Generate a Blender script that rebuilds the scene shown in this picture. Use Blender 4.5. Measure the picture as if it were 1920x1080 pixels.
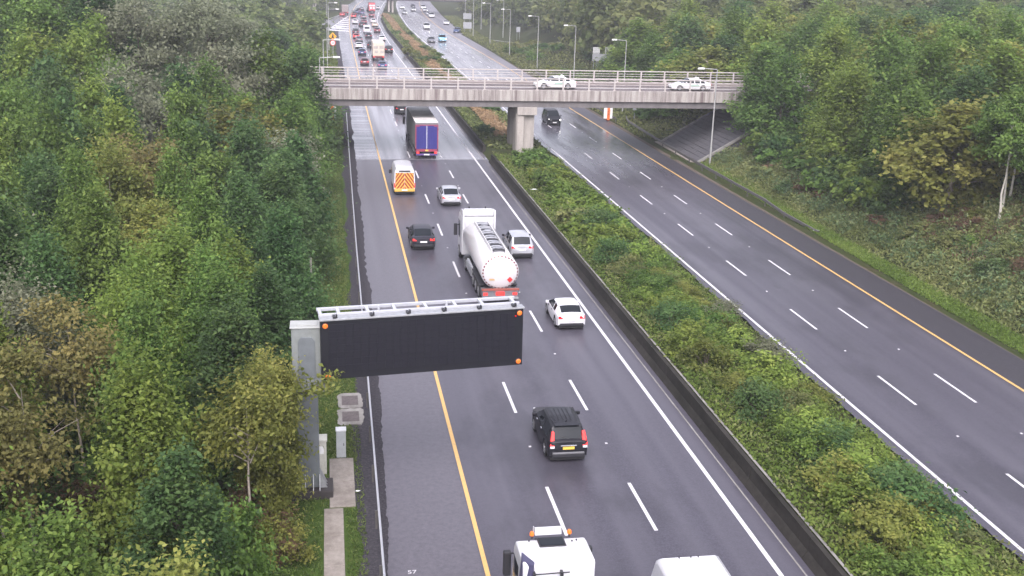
import bpy, bmesh, math, random
import numpy as np
from mathutils import Vector, Matrix
R_ = math.radians
C = bpy.context.scene.collection
S = bpy.context.scene
for o in list(bpy.data.objects): bpy.data.objects.remove(o)

# ------------------------------------------------------------------ camera
CAM_H, CAM_PITCH, CAM_YAW, CAM_ROLL, CAM_F = 21.177, 0.2906, 0.1702, 0.0302, 2039.58
cd = bpy.data.cameras.new('camera'); cam = bpy.data.objects.new('camera', cd); C.objects.link(cam)
S.camera = cam
cd.sensor_fit = 'HORIZONTAL'; cd.sensor_width = 36.0; cd.lens = 36.0*CAM_F/1920.0
cd.clip_start = 0.5; cd.clip_end = 4000
fw = Vector((math.sin(CAM_YAW)*math.cos(CAM_PITCH), math.cos(CAM_YAW)*math.cos(CAM_PITCH), -math.sin(CAM_PITCH)))
rt = Vector((math.cos(CAM_YAW), -math.sin(CAM_YAW), 0)); up = rt.cross(fw)
r2 = rt*math.cos(CAM_ROLL)+up*math.sin(CAM_ROLL); u2 = -rt*math.sin(CAM_ROLL)+up*math.cos(CAM_ROLL)
M = Matrix(((r2.x, u2.x, -fw.x, 0), (r2.y, u2.y, -fw.y, 0), (r2.z, u2.z, -fw.z, CAM_H), (0, 0, 0, 1)))
cam.matrix_world = M

# ------------------------------------------------------------------ light
w = bpy.data.worlds.new('World'); S.world = w; w.use_nodes = True
nt = w.node_tree; nt.nodes.clear()
SUN_EL, SUN_AZ = R_(50), R_(190)          # overcast: a broad soft sun behind the camera, a little to the left
sky = nt.nodes.new('ShaderNodeTexSky'); sky.sky_type = 'NISHITA'; sky.sun_disc = False
sky.sun_elevation = SUN_EL; sky.sun_rotation = SUN_AZ; sky.dust_density = 4.0; sky.air_density = 1.0; sky.ozone_density = 1.0
hs = nt.nodes.new('ShaderNodeHueSaturation'); hs.inputs['Saturation'].default_value = 0.30
bg = nt.nodes.new('ShaderNodeBackground'); bg.inputs['Strength'].default_value = 0.15
wo = nt.nodes.new('ShaderNodeOutputWorld')
tn = nt.nodes.new('ShaderNodeMix'); tn.data_type = 'RGBA'; tn.blend_type = 'MULTIPLY'; tn.inputs['Factor'].default_value = 1.0; tn.inputs[7].default_value = (1.0, .965, 1.05, 1)
nt.links.new(sky.outputs[0], hs.inputs['Color']); nt.links.new(hs.outputs[0], tn.inputs[6]); nt.links.new(tn.outputs[2], bg.inputs['Color']); nt.links.new(bg.outputs[0], wo.inputs['Surface'])
sl = bpy.data.lights.new('sun', 'SUN'); so = bpy.data.objects.new('sun', sl); C.objects.link(so)
sl.energy = .9; sl.angle = R_(60); sl.color = (1.0, 0.97, 0.95)
sd = Vector((math.sin(SUN_AZ)*math.cos(SUN_EL), math.cos(SUN_AZ)*math.cos(SUN_EL), math.sin(SUN_EL)))
so.rotation_euler = sd.to_track_quat('Z', 'Y').to_euler()
S.view_settings.view_transform = 'Standard'; S.view_settings.look = 'None'
S.view_settings.exposure = 1.35; S.view_settings.gamma = 1.0; S.view_settings.use_curve_mapping = False
S.render.engine = 'CYCLES'
S.cycles.max_bounces = 6; S.cycles.diffuse_bounces = 4; S.cycles.glossy_bounces = 3; S.cycles.transmission_bounces = 3
S.cycles.volume_bounces = 0; S.cycles.caustics_reflective = False; S.cycles.caustics_refractive = False

# ------------------------------------------------------------------ materials
MATS = {}
def nodes_of(name):
    m = bpy.data.materials.new(name); m.use_nodes = True; MATS[name] = m
    return m, m.node_tree, m.node_tree.nodes['Principled BSDF']
def noise(nt, scale, detail=4, rough=.6, coord='Object', vec=None, stretch=None):
    n = nt.nodes.new('ShaderNodeTexNoise'); n.inputs['Scale'].default_value = scale
    n.inputs['Detail'].default_value = detail; n.inputs['Roughness'].default_value = rough
    tc = nt.nodes.new('ShaderNodeTexCoord')
    src = tc.outputs[coord]
    if stretch:
        mp = nt.nodes.new('ShaderNodeMapping'); mp.inputs['Scale'].default_value = stretch
        nt.links.new(src, mp.inputs['Vector']); src = mp.outputs[0]
    nt.links.new(src, n.inputs['Vector'])
    return n.outputs['Fac']
def ramp(nt, fac, stops, interp='LINEAR'):
    r = nt.nodes.new('ShaderNodeValToRGB'); r.color_ramp.interpolation = interp
    e = r.color_ramp.elements
    while len(e) < len(stops): e.new(.5)
    for i, (p, c) in enumerate(stops):
        e[i].position = p; e[i].color = (c, c, c, 1) if not hasattr(c, '__len__') else (*c[:3], 1)
    nt.links.new(fac, r.inputs['Fac']); return r.outputs['Color']
def mixc(nt, fac, a, b, mode='MIX'):
    m = nt.nodes.new('ShaderNodeMix'); m.data_type = 'RGBA'; m.blend_type = mode
    for s, v in ((m.inputs['Factor'], fac), (m.inputs[6], a), (m.inputs[7], b)):
        if isinstance(v, bpy.types.NodeSocket): nt.links.new(v, s)
        elif hasattr(v, '__len__'): s.default_value = (*v[:3], 1)
        else: s.default_value = v
    return m.outputs[2]
def bump(nt, bsdf, fac, strength=.3, dist=.02):
    b = nt.nodes.new('ShaderNodeBump'); b.inputs['Strength'].default_value = strength; b.inputs['Distance'].default_value = dist
    nt.links.new(fac, b.inputs['Height']); nt.links.new(b.outputs[0], bsdf.inputs['Normal'])
def simple(name, col, rough=.5, metal=0., coat=0., var=.12, scale=3., emit=None, estr=0., dirt=None):
    m, nt, b = nodes_of(name)
    f = noise(nt, scale, 5)
    c = mixc(nt, ramp(nt, f, [(.3, 0.), (.7, 1.)]), [x*(1-var) for x in col], [min(1, x*(1+var)) for x in col])
    if dirt:
        f2 = noise(nt, scale*.6, 6, .7, stretch=(1, 1, .25))
        c = mixc(nt, ramp(nt, f2, [(.5, 0.), (.75, dirt[1])]), c, dirt[0])
    nt.links.new(c, b.inputs['Base Color'])
    b.inputs['Roughness'].default_value = rough; b.inputs['Metallic'].default_value = metal
    b.inputs['Coat Weight'].default_value = coat; b.inputs['Coat Roughness'].default_value = .08
    if emit: b.inputs['Emission Color'].default_value = (*emit, 1); b.inputs['Emission Strength'].default_value = estr
    return m
def paint(name, col, metal=0., rough=.35):
    m = simple(name, col, rough, metal, coat=.4 if max(col) > .05 else .0, var=.05, scale=1.5, dirt=((.12, .11, .10), .18 if max(col) > .05 else .05))
    if max(col) <= .05: m.node_tree.nodes['Principled BSDF'].inputs['Specular IOR Level'].default_value = .28
    return m

black_paint = paint('black_paint', (.012, .012, .016)); white_paint = paint('white_paint', (.60, .60, .62))
silver_paint = paint('silver_paint', (.50, .51, .54), .5); grey_paint = paint('grey_paint', (.16, .16, .18), .4)
dark_paint = paint('dark_paint', (.020, .020, .028), .0); red_paint = paint('red_paint', (.45, .02, .025)); blue_paint = paint('blue_paint', (.03, .06, .16), .3)
lightblue_paint = paint('lightblue_paint', (.25, .52, .68)); maroon_paint = paint('maroon_paint', (.14, .02, .03)); beige_paint = paint('beige_paint', (.62, .52, .42))
greyer_paint = paint('pale_silver_paint', (.42, .41, .42), .45)
COL = dict(black=black_paint, white=white_paint, silver=silver_paint, grey=grey_paint, dark=dark_paint, red=red_paint, blue=blue_paint,
           lightblue=lightblue_paint, maroon=maroon_paint, beige=beige_paint)
glass = simple('car_glass', (.015, .018, .022), .06, var=.0); glass.node_tree.nodes['Principled BSDF'].inputs['Specular IOR Level'].default_value = .14
rubber = simple('tyre_rubber', (.018, .018, .019), .75); plastic = simple('black_plastic', (.022, .022, .026), .5)
rim_m = simple('rim_alloy', (.32, .32, .34), .35, .7); chrome = simple('chrome', (.65, .65, .67), .2, .9)
tail_m = simple('tail_lamp_red', (.45, .01, .015), .25, emit=(1, .03, .03), estr=.12)
brake_m = simple('brake_lamp_lit', (.6, .02, .02), .25, emit=(1, .06, .05), estr=.5)
head_m = simple('headlamp_lens', (.7, .72, .75), .1); headlit_m = simple('headlamp_lit', (.9, .9, .88), .2, emit=(1, .98, .92), estr=5)
plate_w = simple('white_plate', (.75, .75, .74), .5); plate_y = simple('yellow_plate', (.70, .48, .08), .5)
steel = simple('galvanised_steel', (.40, .41, .42), .42, .55, var=.18, scale=6)
steel_w = simple('painted_steel_white', (.42, .43, .46), .4, .1, var=.08)
grey_steel = simple('grey_painted_steel', (.135, .15, .16), .5, .1, var=.14, scale=2.2, dirt=((.12, .14, .10), .35))
head_steel = simple('pale_weathered_steel', (.19, .205, .20), .55, .05, var=.15, scale=2.5, dirt=((.16, .17, .13), .4))
board_m = simple('sign_face_black', (.0045, .0045, .0095), .42, var=.3, scale=8); border_m = simple('sign_border_black', (.003, .0035, .0075), .5)
amber = simple('amber_lens', (.62, .13, .015), .3, emit=(1, .22, .03), estr=.18)
amber_dark = simple('amber_ring', (.02, .02, .02), .5)
orange_m = simple('orange_panel', (.75, .16, .03), .5); yellow_sign = simple('amber_sign_face', (.80, .38, .02), .5)
cab_white = simple('cabinet_cream', (.55, .54, .48), .5, dirt=((.2, .2, .16), .4)); cab_grey = simple('cabinet_grey', (.36, .38, .39), .5, dirt=((.2, .22, .2), .3)); cab_top = simple('cabinet_top_pale', (.66, .67, .68), .5)
canvas = simple('curtain_grey', (.17, .17, .17), .6, var=.1); roofgrey = simple('trailer_roof', (.60, .58, .56), .6, var=.12, scale=1.2, dirt=((.2, .19, .16), .5))
blue_door = simple('blue_door', (.028, .026, .17), .4, var=.1); pink_frame = simple('red_door_frame', (.27, .045, .085), .45)
tank_m = simple('tank_white', (.56, .545, .55), .28, coat=.5, var=.03, dirt=((.4, .38, .36), .15)); dark_in = simple('walkway_dark', (.13, .13, .14), .5)
chev_red = simple('chevron_red', (.30, .03, .012), .45); chev_yel = simple('chevron_yellow', (.66, .40, .08), .45)
trunk_m = simple('bark_brown', (.085, .068, .052), .85, var=.3, scale=5); birch_m = simple('birch_bark', (.30, .26, .215), .8, var=.25, scale=6)
pale_bark = simple('pale_bark', (.42, .40, .34), .8, var=.2, scale=6)
litter_m = simple('white_litter', (.75, .76, .76), .6)
lamp_steel = simple('lamp_column_steel', (.36, .36, .35), .5, .35, var=.12)
back_m = simple('sign_back_aluminium', (.36, .37, .39), .5, .4)

def concrete(name, a, b, stain, stretch=(1, 1, .12), sc=1.2, amt=.75):
    m, nt, bs = nodes_of(name)
    f = noise(nt, sc*4, 6, .65); g = noise(nt, sc, 5, .7, stretch=stretch)
    c = mixc(nt, ramp(nt, f, [(.3, 0.), (.7, 1.)]), a, b)
    c = mixc(nt, ramp(nt, g, [(.42, 0.), (.66, amt)]), c, stain)
    nt.links.new(c, bs.inputs['Base Color']); bs.inputs['Roughness'].default_value = .8; bs.inputs['Specular IOR Level'].default_value = .15
    bump(nt, bs, f, .25, .01); return m
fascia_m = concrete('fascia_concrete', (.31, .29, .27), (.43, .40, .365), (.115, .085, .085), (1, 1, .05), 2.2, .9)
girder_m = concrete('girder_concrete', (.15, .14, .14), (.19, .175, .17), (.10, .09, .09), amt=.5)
pier_m = concrete('pier_concrete', (.33, .30, .27), (.40, .37, .335), (.17, .155, .15), amt=.6)
rail_m = simple('parapet_pale', (.42, .385, .365), .5, .05, var=.14, scale=2.0, dirt=((.30, .24, .22), .5))
wall_m = concrete('barrier_concrete', (.026, .024, .021), (.042, .038, .033), (.012, .012, .009), (1, .25, 1), .9, .8)
kerb_m = concrete('kerb_concrete', (.22, .21, .20), (.30, .29, .27), (.12, .11, .10), (1, .3, 1), 1., .7)
path_m = concrete('path_concrete', (.23, .205, .18), (.31, .28, .25), (.12, .10, .085), (1, .7, 1), 1.2, .6)
slab_m = concrete('slope_slab', (.080, .078, .085), (.115, .112, .12), (.05, .048, .052), (1, 1, 1), 1.5, .6)
deck_m = concrete('deck_asphalt', (.10, .085, .085), (.14, .12, .12), (.07, .06, .06), (.2, 1, 1), 1., .6)

def line_paint(name, a, worn):
    m, nt, b = nodes_of(name)
    f = noise(nt, 4., 6, .75)
    c = mixc(nt, ramp(nt, f, [(.52, 0.), (.74, .75)]), a, worn)
    nt.links.new(c, b.inputs['Base Color']); b.inputs['Roughness'].default_value = .45; return m
mark_w = line_paint('line_white', (.58, .565, .58), (.26, .25, .27)); mark_y = line_paint('line_yellow', (.58, .36, .12), (.33, .22, .10))

def asphalt(name, joint=None):
    m, nt, b = nodes_of(name)
    fine = noise(nt, 4., 7, .85); grit = noise(nt, 11., 4, .85); long_ = noise(nt, .75, 2, .5, stretch=(1, .022, 1)); big = noise(nt, .12, 4, .6)
    c = mixc(nt, ramp(nt, fine, [(.3, 0.), (.7, 1.)]), (.024, .022, .030), (.070, .065, .086))
    c = mixc(nt, ramp(nt, grit, [(.48, 0.), (.62, .6)]), c, (.10, .092, .115))
    c = mixc(nt, ramp(nt, long_, [(.42, .0), (.68, .75)]), c, (.085, .080, .098))
    geo = nt.nodes.new('ShaderNodeNewGeometry'); sx = nt.nodes.new('ShaderNodeSeparateXYZ'); nt.links.new(geo.outputs['Position'], sx.inputs[0])
    def mrange(src, a0, a1):
        q = nt.nodes.new('ShaderNodeMapRange'); q.inputs[1].default_value = a0; q.inputs[2].default_value = a1; nt.links.new(src, q.inputs[0]); return q.outputs[0]
    x0, wl_ = (5.3, 3.56) if joint is not None else (26.1, 3.43)
    def math_(op, a, b_=None):
        q = nt.nodes.new('ShaderNodeMath'); q.operation = op
        for i_, v in enumerate((a, b_)):
            if v is None: continue
            if isinstance(v, bpy.types.NodeSocket): nt.links.new(v, q.inputs[i_])
            else: q.inputs[i_].default_value = v
        return q.outputs[0]
    tr = math_('COSINE', math_('MULTIPLY', math_('SUBTRACT', sx.outputs['X'], x0+wl_*.26), 2*math.pi/(wl_*.5)))
    tr = math_('MULTIPLY', math_('ADD', math_('MULTIPLY', tr, .5), .5), ramp(nt, noise(nt, .5, 3, .6, stretch=(.3, .05, 1)), [(.35, .15), (.65, .62)]))
    c = mixc(nt, tr, c, (.088, .083, .100))
    c = mixc(nt, ramp(nt, noise(nt, .16, 5, .7, stretch=(1, .45, 1)), [(.50, 0.), (.60, .42)]), c, (.026, .024, .031))
    rough = ramp(nt, long_, [(.3, .42), (.7, .34)])
    if joint is not None:   # the hard shoulder is an older, paler, coarser surface; beyond the joint lies an older worn surface holding water, its colour paled to paint in the wet sky sheen
        sh = mrange(sx.outputs['X'], 5.25, 5.15)
        c = mixc(nt, sh, c, mixc(nt, ramp(nt, fine, [(.3, 0.), (.7, 1.)]), (.060, .056, .067), (.128, .120, .138)))
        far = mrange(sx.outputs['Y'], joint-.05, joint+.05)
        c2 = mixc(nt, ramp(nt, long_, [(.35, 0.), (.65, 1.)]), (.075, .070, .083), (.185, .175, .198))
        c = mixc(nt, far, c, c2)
        puddle = noise(nt, .8, 4, .6, stretch=(.12, 1.3, 1))
        p = ramp(nt, puddle, [(.50, .24), (.58, .05)])
        p = mixc(nt, mrange(sx.outputs['Y'], 168, 150), ramp(nt, puddle, [(.45, .28), (.62, .15)]), p)
        p = mixc(nt, sh, ramp(nt, long_, [(.3, .28), (.7, .14)]), p)
        rough = mixc(nt, far, rough, p)
    else:
        far = mrange(sx.outputs['Y'], 95, 130)
        puddle = noise(nt, .7, 4, .6, stretch=(1, .10, 1))
        rough = mixc(nt, far, ramp(nt, long_, [(.3, .44), (.7, .34)]), ramp(nt, puddle, [(.38, .27), (.62, .12)]))
        c = mixc(nt, mrange(sx.outputs['Y'], 125, 235), c, mixc(nt, ramp(nt, long_, [(.35, 0.), (.65, 1.)]), (.095, .089, .102), (.19, .18, .20)))  # base colour paled with distance: the wet road's sky reflection painted in
        rs = mrange(sx.outputs['X'], 36.3, 36.5)
        c = mixc(nt, math_('MULTIPLY', rs, mrange(sx.outputs['Y'], 235, 125)), c, mixc(nt, ramp(nt, fine, [(.3, 0.), (.7, 1.)]), (.024, .022, .027), (.056, .052, .061))); rough = mixc(nt, rs, rough, (.5, .5, .5))
    nt.links.new(c, b.inputs['Base Color']); nt.links.new(rough, b.inputs['Roughness'])
    b.inputs['Specular IOR Level'].default_value = .36; bump(nt, b, fine, .5, .010); return m
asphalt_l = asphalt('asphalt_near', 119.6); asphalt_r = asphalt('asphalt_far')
def ground_mat():
    m, nt, b = nodes_of('earth_and_grass')
    f = noise(nt, .35, 6, .7); g = noise(nt, 3., 5, .7)
    c = ramp(nt, f, [(.30, (.024, .034, .012)), (.48, (.042, .054, .018)), (.62, (.055, .05, .025)), (.75, (.065, .052, .032))])
    c = mixc(nt, ramp(nt, g, [(.3, .0), (.7, .6)]), c, (.024, .032, .012))
    nt.links.new(c, b.inputs['Base Color']); b.inputs['Roughness'].default_value = .95; b.inputs['Specular IOR Level'].default_value = .05; bump(nt, b, g, .6, .08); return m
ground_m = ground_mat()
def patch_mat(name, stops, sc=2.):
    m, nt, b = nodes_of(name); f = noise(nt, sc, 6, .75)
    nt.links.new(ramp(nt, f, stops), b.inputs['Base Color']); b.inputs['Roughness'].default_value = .9; b.inputs['Specular IOR Level'].default_value = .08; bump(nt, b, f, .5, .03); return m
gravel_m = patch_mat('gravel_dark', [(.3, (.022, .020, .025)), (.55, (.052, .049, .056)), (.7, (.10, .095, .09))], 9.)
dirt_m = patch_mat('dirt_brown', [(.3, (.06, .05, .04)), (.6, (.115, .095, .075)), (.75, (.16, .14, .115))], 3.)
turf_m = patch_mat('turf', [(.3, (.030, .052, .012)), (.55, (.05, .085, .018)), (.72, (.09, .085, .032))], 3.)
cover_m = patch_mat('hatch_lid', [(.3, (.085, .075, .075)), (.7, (.15, .13, .13))], 5.)

def leaf_mat(name, lo, mid, hi, vary=.12, transl=.48):
    def soft(c):
        l = .3*c[0]+.6*c[1]+.1*c[2]; c = (c[0]*1.12, c[1]*1.07, c[2]*1.0); return tuple(v*.90+l*.10 for v in c)
    lo, mid, hi = soft(lo), soft(mid), soft(hi)
    m = bpy.data.materials.new(name); m.use_nodes = True; nt = m.node_tree; nt.nodes.clear()
    at = nt.nodes.new('ShaderNodeAttribute'); at.attribute_name = 'tint'
    oi = nt.nodes.new('ShaderNodeObjectInfo')
    col = ramp(nt, at.outputs['Fac'], [(.1, lo), (.5, mid), (.9, hi)])
    h = nt.nodes.new('ShaderNodeHueSaturation'); nt.links.new(col, h.inputs['Color'])
    def mr(src, a, b):
        q = nt.nodes.new('ShaderNodeMapRange'); q.inputs[3].default_value = a; q.inputs[4].default_value = b; nt.links.new(src, q.inputs[0]); return q.outputs[0]
    nt.links.new(mr(oi.outputs['Random'], .5-.012, .5+.014), h.inputs['Hue'])
    ml = nt.nodes.new('ShaderNodeMath'); ml.operation = 'FRACT'; mu = nt.nodes.new('ShaderNodeMath'); mu.operation = 'MULTIPLY'; mu.inputs[1].default_value = 7.31
    nt.links.new(oi.outputs['Random'], mu.inputs[0]); nt.links.new(mu.outputs[0], ml.inputs[0])
    nt.links.new(mr(ml.outputs[0], 1-vary*1.3, 1+vary*1.5), h.inputs['Value'])
    d = nt.nodes.new('ShaderNodeBsdfPrincipled'); d.inputs['Roughness'].default_value = .55; d.inputs['Specular IOR Level'].default_value = .16
    t = nt.nodes.new('ShaderNodeBsdfTranslucent'); mx = nt.nodes.new('ShaderNodeMixShader'); mx.inputs[0].default_value = transl
    nt.links.new(h.outputs[0], d.inputs['Base Color']); nt.links.new(h.outputs[0], t.inputs['Color'])
    nt.links.new(d.outputs[0], mx.inputs[1]); nt.links.new(t.outputs[0], mx.inputs[2])
    out = nt.nodes.new('ShaderNodeOutputMaterial'); nt.links.new(mx.outputs[0], out.inputs['Surface'])
    MATS[name] = m; return m
LEAF = dict(
    green=leaf_mat('leaf_green', (0.051, 0.104, 0.020), (0.105, 0.195, 0.034), (0.183, 0.287, 0.055)),
    yellowgreen=leaf_mat('leaf_yellow_green', (0.081, 0.137, 0.020), (0.152, 0.238, 0.033), (0.256, 0.342, 0.059)),
    dark=leaf_mat('leaf_dark', (0.037, 0.085, 0.027), (0.071, 0.146, 0.044), (0.128, 0.220, 0.063)),
    silver=leaf_mat('leaf_silver', (.105, .125, .075), (.170, .195, .122), (.24, .265, .185)),
    rust=leaf_mat('leaf_rust', (0.107, 0.104, 0.037), (0.183, 0.171, 0.054), (0.268, 0.232, 0.076)),
    olive=leaf_mat('leaf_olive', (0.098, 0.124, 0.024), (0.177, 0.210, 0.039), (0.281, 0.293, 0.063)),
    weed=leaf_mat('leaf_weed', (0.098, 0.134, 0.044), (0.165, 0.207, 0.063), (0.244, 0.268, 0.098)),
    grass=leaf_mat('leaf_grass', (0.072, 0.108, 0.024), (0.115, 0.168, 0.038), (0.180, 0.215, 0.060)),
    dry=leaf_mat('leaf_dry', (0.240, 0.165, 0.080), (0.380, 0.265, 0.140), (0.500, 0.370, 0.220)),
    brown=leaf_mat('leaf_brown', (0.085, 0.055, 0.034), (0.140, 0.088, 0.055), (0.200, 0.125, 0.080)),
    bank=leaf_mat('leaf_bank', (0.079, 0.134, 0.061), (0.134, 0.201, 0.083), (0.232, 0.262, 0.110)),
    mown=leaf_mat('leaf_mown', (.080, .135, .020), (.130, .215, .030), (.20, .27, .05)),
    far=leaf_mat('leaf_far', (0.061, 0.098, 0.029), (0.112, 0.159, 0.049), (0.183, 0.220, 0.073)))

# ------------------------------------------------------------------ helpers
class MB:
    def __init__(s): s.v = []; s.f = []; s.m = []
    def add(s, vs, fs, mi=0):
        k = len(s.v); s.v += [tuple(p) for p in vs]; s.f += [tuple(i+k for i in f) for f in fs]; s.m += [mi]*len(fs); return s
    def box(s, x0, y0, z0, x1, y1, z1, mi=0):
        return s.add([(x0,y0,z0),(x1,y0,z0),(x1,y1,z0),(x0,y1,z0),(x0,y0,z1),(x1,y0,z1),(x1,y1,z1),(x0,y1,z1)],
                     [(0,3,2,1),(4,5,6,7),(0,1,5,4),(1,2,6,5),(2,3,7,6),(3,0,4,7)], mi)
    def hexa(s, b, t, mi=0):      # bottom quad, top quad (counter-clockwise from above)
        return s.add(list(b)+list(t), [(0,3,2,1),(4,5,6,7),(0,1,5,4),(1,2,6,5),(2,3,7,6),(3,0,4,7)], mi)
    def tube(s, pts, rad, n=8, mi=0, cap=True):
        pts = [Vector(p) for p in pts]
        if not hasattr(rad, '__len__'): rad = [rad]*len(pts)
        k = len(s.v); a = None
        for i, p in enumerate(pts):
            d = (pts[min(i+1, len(pts)-1)]-pts[max(i-1, 0)]).normalized()
            if a is None: a = d.orthogonal().normalized()
            a = (a-d*a.dot(d)).normalized(); b = d.cross(a)
            for j in range(n):
                t = 2*math.pi*(j+.5)/n; s.v.append(tuple(p+(a*math.cos(t)+b*math.sin(t))*rad[i]))
        for i in range(len(pts)-1):
            for j in range(n):
                s.f.append((k+i*n+j, k+i*n+(j+1)%n, k+(i+1)*n+(j+1)%n, k+(i+1)*n+j)); s.m.append(mi)
        if cap:
            s.f.append(tuple(k+j for j in range(n))[::-1]); s.m.append(mi)
            e = k+(len(pts)-1)*n; s.f.append(tuple(e+j for j in range(n))); s.m.append(mi)
        return s
    def prism(s, poly, axis, a, b, mi=0):   # polygon in the two other axes, extruded from a to b
        def P(u, w_, t): return {'x': (t, u, w_), 'y': (u, t, w_), 'z': (u, w_, t)}[axis]
        n = len(poly)
        return s.add([P(u, w_, a) for u, w_ in poly]+[P(u, w_, b) for u, w_ in poly],
                     [tuple(range(n))[::-1], tuple(range(n, 2*n))]+[(i, (i+1)%n, n+(i+1)%n, n+i) for i in range(n)], mi)
    def build(s, name, mats, parent=None, smooth=None, bevel=0):
        me = bpy.data.meshes.new(name); me.from_pydata(s.v, [], s.f)
        for m in (mats if isinstance(mats, (list, tuple)) else [mats]): me.materials.append(m)
        if any(s.m): me.polygons.foreach_set('material_index', s.m)
        bm = bmesh.new(); bm.from_mesh(me); bmesh.ops.recalc_face_normals(bm, faces=bm.faces); bm.to_mesh(me); bm.free()
        if smooth is not None:
            me.shade_smooth(); me.set_sharp_from_angle(angle=R_(smooth))
        me.update()
        return link(name, me, parent, bevel)
def link(name, me, parent=None, bevel=0):
    o = bpy.data.objects.new(name, me); C.objects.link(o)
    if parent: o.parent = parent
    if bevel:
        b = o.modifiers.new('bevel', 'BEVEL'); b.width = bevel; b.segments = 2; b.limit_method = 'ANGLE'; b.angle_limit = R_(40)
    return o
def tag(o, label=None, cat=None, group=None, kind=None):
    for k, v in (('label', label), ('category', cat), ('group', group), ('kind', kind)):
        if v: o[k] = v
    return o
def thing(name, label, cat, loc=(0, 0, 0), rz=0, group=None):
    o = bpy.data.objects.new(name, None); C.objects.link(o); o.location = loc; o.rotation_euler = (0, 0, rz); o.empty_display_size = .3
    return tag(o, label, cat, group)
def struct(o): o['kind'] = 'structure'; return o
def copy_tree(o, parent=None):
    c = o.copy(); C.objects.link(c)
    if parent: c.parent = parent
    for ch in o.children: copy_tree(ch, c)
    return c
def place(o, loc, rz=0, label=None, group=None, scale=None):
    o.location = loc; o.rotation_euler = (0, 0, rz)
    if scale is not None: o.scale = scale
    if label: o['label'] = label
    if group: o['group'] = group
    return o
def quads(name, V, F, mat, parent=None, tint=None, tris=False):     # fast numpy mesh of quads
    me = bpy.data.meshes.new(name); V = np.ascontiguousarray(V, np.float32); F = np.ascontiguousarray(F, np.int32)
    me.vertices.add(len(V)); me.vertices.foreach_set('co', V.ravel())
    k = F.shape[1]; me.loops.add(F.size); me.loops.foreach_set('vertex_index', F.ravel())
    me.polygons.add(len(F)); me.polygons.foreach_set('loop_start', np.arange(0, F.size, k, dtype=np.int32))
    if tint is not None:
        a = me.attributes.new('tint', 'FLOAT', 'POINT'); a.data.foreach_set('value', np.ascontiguousarray(tint, np.float32))
    me.update(calc_edges=True)
    for m in (mat if isinstance(mat, (list, tuple)) else [mat]): me.materials.append(m)
    return link(name, me, parent)
def leaf_quads(P, N, L, W, rng, droop=0.):
    n = len(P); N = N/np.maximum(1e-6, np.linalg.norm(N, axis=1, keepdims=True))
    t = rng.normal(size=(n, 3)); t[:, 2] -= droop; t -= N*(t*N).sum(1, keepdims=True); t /= np.maximum(1e-6, np.linalg.norm(t, axis=1, keepdims=True))
    b = np.cross(N, t); s = rng.uniform(.5, 1.6, (n, 1)); L = L*s; W = W*s
    V = np.empty((n, 4, 3)); V[:, 0] = P-t*L*.5; V[:, 1] = P+b*W*.5+N*W*.18; V[:, 2] = P+t*L*.5; V[:, 3] = P-b*W*.5+N*W*.18
    return V.reshape(-1, 3), np.arange(n*4).reshape(n, 4)
def I(Y, ys, xs): return np.interp(Y, ys, xs)

# ------------------------------------------------------------------ plan of the road (metres; Y along the motorway)
YL = ([-30, 170, 213, 256, 315, 367, 423, 520, 640, 760], [5.3, 5.35, 5.6, 5.8, 6.1, 6.8, 8.0, 12.5, 22, 36])       # yellow edge line, near side
WL = ([-30, 160, 215, 261, 322, 397, 474, 558, 640, 760], [16.0, 15.9, 15.7, 15.5, 15.9, 17.0, 21.2, 27.2, 34, 48])
BAR = ([-30, 160, 226, 274, 342, 404, 464, 559, 640, 760], [17.2, 17.2, 17.4, 17.4, 17.4, 18.6, 22.2, 28.5, 35.5, 50])
WR = ([-30, 225, 307, 368, 440, 523, 577, 640, 760], [26.1, 26.0, 25.5, 25.9, 28.0, 31.6, 35.0, 41, 54])
YR = ([-30, 160, 222, 286, 331, 377, 462, 560, 640, 760], [36.4, 36.4, 36.9, 36.4, 36.0, 36.2, 38.6, 45.0, 52, 66])
EL = ([-30, 34, 53, 116, 153, 226, 333, 423, 520, 640, 760], [1.85, 1.9, 2.25, 2.7, 2.9, 2.9, 3.0, 4.6, 8.5, 18, 32])   # asphalt edges
ER = ([-30, 60, 120, 222, 269, 333, 391, 446, 587, 640, 760], [39.5, 39.3, 38.8, 38.9, 39.5, 39.5, 42.5, 45, 53, 58, 72])
def strip(name, fa, fb, z, ys, mat, parent=None, jag=0., seed=0):
    rng = np.random.default_rng(seed); ys = np.asarray(ys, float)
    a = fa(ys); b = fb(ys)
    if jag:
        nz = rng.normal(0, 1, len(ys)+24); k5 = np.convolve(nz, np.ones(5)/5, 'same')*2.2; k20 = np.convolve(nz, np.ones(20)/20, 'same')*4.4; a = a+jag*(.35*nz+.6*k5+k20)[12:-12]
    V = np.stack([np.stack([a, ys, np.full_like(ys, z)], 1), np.stack([b, ys, np.full_like(ys, z)], 1)], 1).reshape(-1, 3)
    k = np.arange(len(ys)-1)*2; F = np.stack([k, k+1, k+3, k+2], 1)
    return quads(name, V, F, mat, parent)
Yfine = np.concatenate([np.arange(-25, 170, .22), np.arange(170, 761, 5)])
Yc = np.arange(-25, 761, 5.)
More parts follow.
